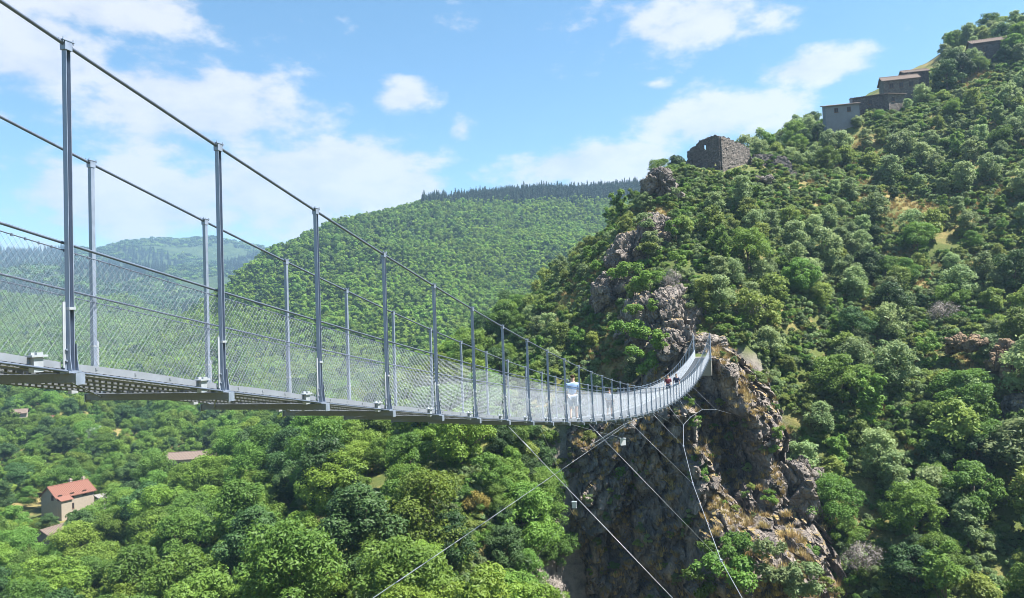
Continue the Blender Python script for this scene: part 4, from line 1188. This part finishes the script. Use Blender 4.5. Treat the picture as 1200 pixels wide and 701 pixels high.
# hilltop village
house(hp(986, 147, 190), R(-14), 8.0, 5, 4.6, 1.4, 'grey rendered village house with sloping roof and chimney', M['greywall'], M['tile_old'], [('f', -1.5, 3.4, .8, 1.1), ('f', 1.5, 3.4, .8, 1.1)], [(2.6, 0, 1.2)], mono=True)
house(hp(1020, 136, 193), R(-24), 8.5, 5, 4.6, 1.0, 'dark stone village house stepping up behind the grey one', M['rubble'], M['tile_old'], [('f', 0, 3.0, .8, 1.1)], [], mono=True)
house(hp(1045, 132, 190), R(10), 4.6, 4.2, 4.2, .6, 'small stone house with flat roof below the long-roofed one', M['rubble_warm'], M['tile_old'], [('f', -1, 2.8, .7, 1.0)], [], mono=True)
house(hp(1054, 116, 198), R(-14), 8.6, 5, 4.6, 1.5, 'village house with three windows in a row under a long pale roof', M['rubble_warm'], M['tile_old'], [('f', -2.4, 3.1, .9, 1.2), ('f', 0, 3.1, .9, 1.2), ('f', 2.4, 3.1, .9, 1.2)], [(2.8, .5, .9)])
house(hp(1072, 112, 202), R(-12), 6, 5, 5.8, 1.2, 'tall narrow village house behind the long-roofed one', M['rubble'], M['tile_old'], [('f', 0, 4.4, .8, 1.1)], [])
house(hp(1163, 78, 205), R(-18), 10.5, 6, 6.2, 1.6, 'shaded stone house high up between big trees', M['rubble'], M['tile_old'], [('f', 1.5, 4.2, 1.0, 1.5), ('f', -2.2, 4.2, 1.0, 1.5), ('l', 0, 4.0, .9, 1.2)], [])

# ------------------------------------------------------------------ vegetation
def rock_clear(x, y, k=1.0):
    return any((x - a) ** 2 + (y - b) ** 2 < (r * k) ** 2 for a, b, r in rock_spots)


def scatter():
    """tree positions over the near slopes"""
    out = []
    cell = 4.0
    for gx in np.arange(-248, 215, cell):
        for gy in np.arange(46, 345, cell):
            out.append((gx + random.uniform(0, cell), gy + random.uniform(0, cell)))
    P = np.array(out); z = ground_z(P); px = to_px(np.c_[P, z + 3])
    patch = fbm(np.c_[P / 24, np.zeros(len(P))], 3, 77); patch2 = fbm(np.c_[P / 11, np.zeros(len(P))], 3, 79)
    res = []
    for i, (x, y) in enumerate(P):
        u, v, _ = px[i]
        if u < -90 or u > 1290 or v < -60 or v > 800: continue
        if 5.5 < x < (37 if y > 92 else 41) and 60 < y < 112: continue                    # the cliff
        if -8 < x < 45 and y < 72 and x > -2 + (72 - y) * .0: 
            if x > 6: continue                                      # deep gorge in front of it
        if any((x - a) ** 2 + (y - b) ** 2 < r * r for a, b, r in houses_xy): continue
        if (x - ruin_c.x) ** 2 + (y - ruin_c.y - 5) ** 2 < 11 ** 2: continue
        if 140 < y < 172 and 28 < x < 66 and v < 232: continue      # open ground around the ruin
        if rock_clear(x, y, .95): continue
        r = random.random()
        far = math.hypot(x, y)
        if x > 24 + .12 * (y - 100) and y > 74 and x > 18:          # hillside below the village
            zone = 'hillside'
            if patch[i] > .42 and patch2[i] > -.2: continue
            if r < .34: continue
            if 955 < u < 1105 and v < 158 - .24 * (u - 955) + 14: continue      # open sky behind the hilltop houses
            ks = ['loose_grey'] * 7 + ['loose_olive'] * 3 + ['round_mid'] * 2 + ['slender_mid'] * 2 + ['round_dark']
            s = random.choice((random.uniform(.35, .6), random.uniform(.5, .95)))
            if y > 150: s *= .85
            elif y < 108: s *= 1.28
        elif x > 3 and y > 108 or (u > 690 and y > 104):
            zone = 'spine'
            if r < .35 or patch2[i] > .3: continue
            ks = ['loose_olive'] * 2 + ['bush_mid', 'slender_mid', 'loose_grey']
            s = random.uniform(.35, .62)
        elif u > 520 and y > 92 and y < 240:
            zone = 'flank'
            ks = ['round_mid'] * 4 + ['round_dark'] * 3 + ['round_bright'] * 2
            s = random.uniform(.45, 1.05)
            if r < .4: continue
        elif y < 178 and x > -125 + (y - 60) * .35 or y < 120:
            zone = 'spur'
            ks = ['round_bright'] * 6 + ['round_mid'] * 4 + ['round_dark'] * 2
            s = random.choice((random.uniform(.45, .8), random.uniform(.8, 1.3)))
            if r < .56: continue
        else:
            zone = 'valley'
            ks = ['round_mid'] * 5 + ['round_bright'] * 3 + ['round_dark'] * 3 + ['slender_mid']
            s = random.choice((random.uniform(.5, .85), random.uniform(.8, 1.25)))
            if r < .56: continue
            # open yard and lane beside the houses, and their sight lines
            if 28 < u < 128 and 566 < v < 590 and y < 192 or 46 < u < 106 and 590 < v < 612 and y < 192: continue
            if 34 < u < 92 and 626 < v < 672 and y < 168: continue
            if 195 < u < 262 and 520 < v < 575 and y < 232: continue
            if 10 < u < 70 and 470 < v < 490 and y < 300: continue
        key = random.choice(ks)
        res.append((KINDS[key][0][2] * s / far, key, (x, y, z[i] - .1), s, zone, u, v))
    return res


random.seed(21)
cand = scatter()
cand.sort(key=lambda a: -a[0])
extra = [('silver', 110, 545, 262, .95, 'valley'), ('yellowed', 558, 540, 93, .6, 'spur'), ('slender_mid', 726, 236, 152, .95, 'spine'),
         ('round_bright', 560, 700, 60, 1.0, 'spur'), ('round_bright', 625, 705, 66, .85, 'spur'), ('round_dark', 590, 560, 90, .75, 'spur'), ('round_mid', 612, 566, 92, .6, 'spur'), ('round_mid', 572, 545, 97, .8, 'spur'), ('loose_olive', 628, 575, 90, .6, 'spur'), ('round_dark', 640, 600, 92, .6, 'spur'), ('round_mid', 622, 620, 84, .75, 'spur'), ('loose_grey', 1138, 460, 104, .8, 'hillside'), ('round_mid', 1150, 505, 99, .7, 'hillside'), ('loose_grey', 1188, 515, 97, .7, 'hillside'), ('loose_olive', 1105, 440, 109, .7, 'hillside'), ('loose_grey', 1160, 405, 113, .55, 'hillside'), ('round_bright', 648, 690, 70, .7, 'spur'), ('round_mid', 598, 640, 80, .9, 'spur'), ('round_mid', 470, 690, 66, 1.05, 'spur'), ('round_mid', 15, 700, 118, 1.05, 'valley'),
         ('loose_grey', 890, 195, 170, .55, 'spine'), ('round_dark', 942, 165, 184, .72, 'top'), ('round_dark', 958, 158, 186, .6, 'top'), ('round_dark', 1110, 100, 196, 1.0, 'top'), ('round_dark', 1128, 96, 197, .9, 'top'),
         ('round_mid', 1196, 52, 200, 1.1, 'top'), ('round_dark', 1178, 60, 208, 1.0, 'top'), ('round_mid', 1190, 66, 198, .8, 'top'), ('loose_grey', 1080, 118, 190, .6, 'top'), ('loose_grey', 1005, 142, 186, .35, 'top'),
         ('bush_mid', 850, 690, 82, 1.6, 'crag'), ('bush_mid', 862, 655, 85.5, 1.2, 'crag'), ('bush_grey', 915, 690, 80.5, 1.7, 'crag'), ('bush_grey', 940, 700, 80, 1.5, 'crag'), ('bush_mid', 830, 668, 88.5, 1.3, 'crag'),
         ('bush_mid', 775, 410, 106, 1.1, 'crag'), ('bush_mid', 752, 438, 107.5, 1.4, 'crag'), ('bush_olive', 822, 402, 109, .8, 'crag'), ('bush_olive', 690, 520, 105, .8, 'crag'), ('bush_mid', 912, 515, 96, .6, 'crag'), ('bush_mid', 820, 700, 88, 1.3, 'crag'),
         ('bare', 785, 345, 121, .8, 'spine'), ('bare', 1010, 610, 88, .8, 'hillside'), ('bare', 880, 375, 117, .9, 'hillside'), ('bare', 1105, 350, 124, .9, 'hillside'), ('bare', 640, 520, 100, .8, 'flank'), ('loose_grey', 962, 490, 104, .6, 'hillside'), ('loose_olive', 975, 560, 99, .55, 'hillside'), ('round_mid', 992, 610, 93, .5, 'hillside'), ('loose_olive', 948, 455, 108, .5, 'hillside'), ('loose_olive', 775, 345, 116, .5, 'spine'), ('loose_olive', 795, 345, 119, .45, 'spine'), ('loose_grey', 765, 318, 130, .6, 'spine'), ('slender_mid', 845, 318, 125, .9, 'spine')]
extra += [('bush_mid', 860, 204, 157.5, 1.0, 'ruin'), ('bush_grey', 872, 205, 158.5, 1.0, 'ruin'), ('bush_mid', 850, 208, 156, .8, 'ruin'), ('bush_olive', 838, 205, 157, .7, 'ruin'), ('bush_mid', 884, 206, 159, .7, 'ruin'), ('bush_grey', 824, 203, 158, .6, 'ruin'), ('bush_mid', 866, 210, 154, 1.0, 'ruin'), ('bush_mid', 762, 338, 118, 1.2, 'rock'), ('bush_mid', 792, 318, 121, 1.1, 'rock'), ('bush_olive', 744, 350, 119, 1.3, 'rock'), ('bush_grey', 806, 362, 115, .9, 'rock'), ('bush_mid', 736, 402, 112, 1.4, 'rock'), ('bush_mid', 735, 330, 126, 1.4, 'rock'),
          ('bush_grey', 756, 268, 132, 1.2, 'rock'), ('bush_mid', 792, 275, 131, 1.1, 'rock'), ('bush_olive', 760, 300, 129, 1.2, 'rock'), ('bush_mid', 766, 365, 111.5, .7, 'rock'), ('bush_mid', 745, 372, 114, .9, 'rock'), ('bush_grey', 790, 232, 146, 1.0, 'rock'),
          ('round_dark', 590, 552, 0, .62, 'spur'), ('round_mid', 604, 548, 0, .6, 'spur'), ('loose_olive', 618, 556, 0, .6, 'spur'), ('round_mid', 598, 575, 0, .7, 'spur'), ('round_dark', 615, 585, 0, .6, 'spur'), ('round_mid', 584, 580, 0, .65, 'spur'), ('round_dark', 628, 560, 0, .5, 'spur'), ('round_mid', 640, 600, 0, .65, 'spur'), ('round_dark', 642, 640, 0, .7, 'spur'), ('round_mid', 652, 672, 0, .7, 'spur'), ('round_dark', 636, 575, 0, .55, 'spur'), ('round_mid', 634, 620, 0, .7, 'spur'), ('round_mid', 606, 528, 0, .5, 'spur'), ('round_dark', 628, 535, 0, .45, 'spur'),
          ('loose_grey', 972, 154, 185, .34, 'top'), ('loose_grey', 1003, 152, 186, .34, 'top'), ('round_mid', 1030, 144, 186, .32, 'top'), ('loose_grey', 1064, 132, 187, .4, 'top'), ('round_mid', 1088, 122, 190, .45, 'top'), ('round_mid', 1148, 94, 198, .55, 'top'), ('round_dark', 1180, 90, 198, .6, 'top')]
for key, px, py, Y, s, zone in extra:
    p = at(px, py, Y) if Y else ground_hit(px, py)
    if zone not in ('crag', 'rock'): p.z = zg(p.x, p.y) - .1
    tree(key, p, s, zone)
quota = {'hillside': 118, 'spur': 78, 'flank': 34, 'spine': 16, 'valley': 28}
rest, nt_ = [], 0
for c in cand:
    if c[1].startswith('bush') or quota[c[4]] <= 0 or not (-20 < c[5] < 1220 and c[6] < 725): rest.append(c); continue
    tree(c[1], c[2], c[3], c[4]); nt_ += 1; quota[c[4]] -= 1


def instanced(name, P, scale, rot, idx, meshes, label, cat):
    """one mass of plants: a cloud of points carrying copies of a few plant meshes"""
    col = bpy.data.collections.new(name + '_kinds')
    for i, ms in enumerate(meshes):
        o = bpy.data.objects.new('%s_kind_%02d' % (name, i), ms); col.objects.link(o)
    me = bpy.data.meshes.new(name); me.vertices.add(len(P)); me.vertices.foreach_set('co', np.asarray(P, np.float32).ravel())
    for nm, ty, arr in (('size', 'FLOAT', scale), ('turn', 'FLOAT', rot)):
        a = me.attributes.new(nm, ty, 'POINT'); a.data.foreach_set('value', np.asarray(arr, np.float32))
    a = me.attributes.new('pick', 'INT', 'POINT'); a.data.foreach_set('value', np.asarray(idx, np.int32))
    me.update()
    o = link(name, me)
    ng = bpy.data.node_groups.new(name, 'GeometryNodeTree')
    ng.interface.new_socket('Geometry', in_out='INPUT', socket_type='NodeSocketGeometry'); ng.interface.new_socket('Geometry', in_out='OUTPUT', socket_type='NodeSocketGeometry')
    N, L = ng.nodes.new, ng.links.new
    gi, go = N('NodeGroupInput'), N('NodeGroupOutput')
    ci = N('GeometryNodeCollectionInfo'); ci.inputs['Collection'].default_value = col; ci.inputs['Separate Children'].default_value = True; ci.inputs['Reset Children'].default_value = True
    ip = N('GeometryNodeInstanceOnPoints'); ip.inputs['Pick Instance'].default_value = True

    def attr(nm, ty):
        n = N('GeometryNodeInputNamedAttribute'); n.data_type = ty; n.inputs['Name'].default_value = nm; return n.outputs['Attribute']
    cx = N('ShaderNodeCombineXYZ'); L(attr('turn', 'FLOAT'), cx.inputs[2])
    e2r = N('FunctionNodeEulerToRotation'); L(cx.outputs[0], e2r.inputs[0])
    L(gi.outputs[0], ip.inputs['Points']); L(ci.outputs[0], ip.inputs['Instance']); L(attr('pick', 'INT'), ip.inputs['Instance Index'])
    L(e2r.outputs[0], ip.inputs['Rotation']); L(attr('size', 'FLOAT'), ip.inputs['Scale']); L(ip.outputs[0], go.inputs[0])
    md = o.modifiers.new('plants', 'NODES'); md.node_group = ng
    tag(o, label, cat, kind='stuff')
    return o


# the rest of the near woods
order = list(KINDS)
flat = [(k, j) for k in order for j in range(len(KINDS[k]))]
sel = [random.choice([n for n, q in enumerate(flat) if q[0] == c[1]]) for c in rest]
instanced('woodland', [c[2] for c in rest], [c[3] for c in rest], [random.uniform(0, 6.28) for _ in rest], sel, [KINDS[k][j][0] for k, j in flat], 'mass of further trees filling the valley and slopes', 'woodland')

# undergrowth: shrubs and tufts between the trees
P = np.c_[rng.uniform(-60, 215, 52000), rng.uniform(62, 215, 52000)]
zz = ground_z(P); px = to_px(np.c_[P, zz])
k = (px[:, 0] > -20) & (px[:, 0] < 1230) & (px[:, 1] < 740) & (px[:, 1] > -40) & ~((P[:, 0] > 4) & (P[:, 0] < 37) & (P[:, 1] > 60) & (P[:, 1] < 111))
k &= ~((P[:, 0] < -8) & (P[:, 1] < 150) & (rng.uniform(size=len(P)) < .6))
cl = fbm(np.c_[P / 9, np.zeros(len(P))], 3, 99)
k &= cl > -.45 + rng.uniform(-.3, .3, len(P))
k &= ~np.array([rock_clear(a, b, .8) for a, b in P])
k &= ~((P[:, 0] - ruin_c.x) ** 2 + (P[:, 1] - ruin_c.y - 4) ** 2 < 64)
P, zz = P[k], zz[k]
fn = np.cross(crag_v[crag_f[:, 1]] - crag_v[crag_f[:, 0]], crag_v[crag_f[:, 3]] - crag_v[crag_f[:, 0]]); fn /= np.linalg.norm(fn, axis=1)[:, None] + 1e-9
cc = crag_v[crag_f].mean(1)
ok = np.where((fn[:, 2] > .62) & (fbm(cc / 5.0, 3, 125) > .05))[0]; ok = rng.choice(ok, min(420, len(ok)), replace=False)
Pr = np.c_[ruin_c.x + rng.uniform(-10, 22, 500), ruin_c.y + rng.uniform(-14, 6, 500)]
Pr = Pr[~((np.abs(Pr[:, 0] - ruin_c.x) < 8) & (Pr[:, 1] > ruin_c.y - 1.5 + .0 * Pr[:, 0]))]
ncr = len(ok) + len(Pr)
P, zz = np.r_[P, cc[ok][:, :2], Pr], np.r_[zz, cc[ok][:, 2], ground_z(Pr)]; n = len(P)
names = [('bush_mid', 0), ('bush_mid', 1), ('bush_grey', 0), ('bush_grey', 1), ('bush_olive', 0), ('bush_olive', 1)]
instanced('undergrowth', np.c_[P, zz - .05], np.r_[rng.uniform(.2, .8, n - ncr) ** 1.3 + .08, rng.uniform(.12, .55, ncr)], rng.uniform(0, 6.28, n), rng.choice(6, n, p=[.15, .13, .24, .22, .13, .13]), [KINDS[a][b][0] for a, b in names], 'low scrub covering the slopes between the trees', 'undergrowth')


# dry grass on ledges and clearings
def tuft_mesh(seed):
    r = np.random.default_rng(seed); n = 46
    a = r.uniform(0, 6.28, n); d = r.uniform(0, .35, n); h = r.uniform(.3, .7, n); l = r.uniform(.1, .4, n)
    b0 = np.c_[d * np.cos(a), d * np.sin(a), np.zeros(n)]; w = np.c_[-np.sin(a), np.cos(a), np.zeros(n)] * .03
    tp = b0 + np.c_[np.cos(a) * l, np.sin(a) * l, h]
    v = np.stack([b0 - w, b0 + w, tp], 1).reshape(-1, 3)
    return mesh_np('tuft', v, np.arange(3 * n).reshape(n, 3), M['dry'], False, np.repeat(r.uniform(size=n), 3))


tufts = [tuft_mesh(s) for s in (1, 2, 3)]
up = fn[:, 2] > .7
cn = fbm(cc / 4.0, 3, 123)
ok = np.where(up & (cn > -.1))[0]
ok = rng.choice(ok, min(2600, len(ok)), replace=False)
Pc = cc[ok]
P = np.c_[rng.uniform(10, 200, 40000), rng.uniform(96, 205, 40000)]; zz = ground_z(P)
k = (fbm(np.c_[P / 14, np.zeros(len(P))], 3, 131) > -.05) & ~((P[:, 0] < 41) & (P[:, 1] < 108))
Pg = np.c_[P, zz - .03][k][:16000]
PP = np.r_[Pc, Pg]; n = len(PP)
instanced('dry_grass', PP, rng.uniform(.6, 1.5, n), rng.uniform(0, 6.28, n), rng.choice(3, n), tufts, 'straw-coloured dry grass on rock ledges and clearings', 'grass')

# woods on the hill behind and on the far valley sides
far_kinds = [low_crown('mid', 'leaf_hill', 5), low_crown('mid', 'leaf_mid', 6), low_crown('bright', 'leaf_hill', 7), low_crown('dark', 'leaf_dark', 8)]
P = []
cell = 5.6
for gy in np.arange(348, 1050, cell):
    xs = np.arange(-800, 470, cell)
    P.append(np.c_[xs + rng.uniform(0, cell, len(xs)), gy + rng.uniform(0, cell, len(xs))])
P = np.concatenate(P); zz = hill_z(P); px = to_px(np.c_[P, zz + 4])
k = (px[:, 0] > -15) & (px[:, 0] < 790) & (px[:, 1] > np.where(px[:, 0] > 490, 238 - .02 * (px[:, 0] - 490), 190)) & (px[:, 1] < 500) & (rng.uniform(size=len(P)) < .93)
P, zz = P[k], zz[k]; n = len(P)
pick = np.where(fbm(np.c_[P / 110, np.zeros(n)], 3, 141) > .28, 1, 2); pick = np.where(rng.uniform(size=n) < .45, rng.choice(4, n, p=[.3, .25, .4, .05]), pick)
instanced('hill_woodland', np.c_[P, zz - .6], rng.uniform(.75, 1.3, n) * (1 + .25 * fbm(np.c_[P / 45, np.zeros(n)], 2, 147)), rng.uniform(0, 6.28, n), pick, far_kinds, 'dense green woodland covering the hill behind the footbridge', 'woodland')

con = [conifer('conifer', s, 1300) for s in (3, 4)]
P = []
for i in range(8000):
    px_ = random.uniform(494, 790); Y = random.uniform(770, 885)
    p = at(px_, 228, Y); P.append((p.x, p.y))
P = np.array(P); zz = hill_z(P); px = to_px(np.c_[P, zz]); k = px[:, 1] < 243 - .02 * (px[:, 0] - 490) + rng.uniform(-4, 3, len(P)); P, zz = P[k], zz[k]; n = len(P)
instanced('conifer_plantation', np.c_[P, zz - .5], np.clip(rng.normal(1.0, .2, n), .5, 1.75), rng.uniform(0, 6.28, n), rng.choice(2, n), con, 'dark band of conifers along the top of the wooded hill', 'conifers')

P = []
cell = 17.0
for gy in np.arange(1055, 3000, cell):
    w = gy * .72
    xs = np.arange(-w, min(500, gy * .1), cell)
    P.append(np.c_[xs + rng.uniform(0, cell, len(xs)), gy + rng.uniform(0, cell, len(xs))])
P = np.concatenate(P); zz = far_z(P)
field = fbm(np.c_[P / 210, np.zeros(len(P))], 3, 151)
k = field < .38
P, zz, field = P[k], zz[k], field[k]; n = len(P)
far_low = [crown('far_mass_%d' % i, 40 + i, M[m_], 9.5, 9.0, .5, 12, 190, 2.3, flat=.8)[0] for i, m_ in enumerate(('leaf_mid', 'leaf_dark', 'leaf_bright'))] + [con[0]]
pk = np.where(field < -.3, 3, rng.choice(3, n, p=[.45, .5, .05]))
instanced('distant_woodland', np.c_[P, zz - 1], np.where(pk == 3, rng.uniform(1.4, 2.2, n), rng.uniform(.8, 1.25, n)), rng.uniform(0, 6.28, n), pk, far_low, 'far blue-green woods on the mountain beyond the valley', 'woodland')

# ------------------------------------------------------------------ air
hz = MB(); hz.box((-4200, -300, -76), (2200, 3600, 460))
m = bpy.data.materials.new('haze'); m.use_nodes = True; nt = m.node_tree; nt.nodes.clear()
o_ = nt.nodes.new('ShaderNodeOutputMaterial'); vp = nt.nodes.new('ShaderNodeVolumePrincipled')
vp.inputs['Color'].default_value = (.45, .70, 1, 1); vp.inputs['Density'].default_value = .0002; vp.inputs['Anisotropy'].default_value = .2
nt.links.new(vp.outputs[0], o_.inputs['Volume'])
tag(link('haze', hz.mesh('haze', m)), kind='stuff')
print('trees', nt_, 'rest', len(rest), 'far top', float(far_z(P).max()))
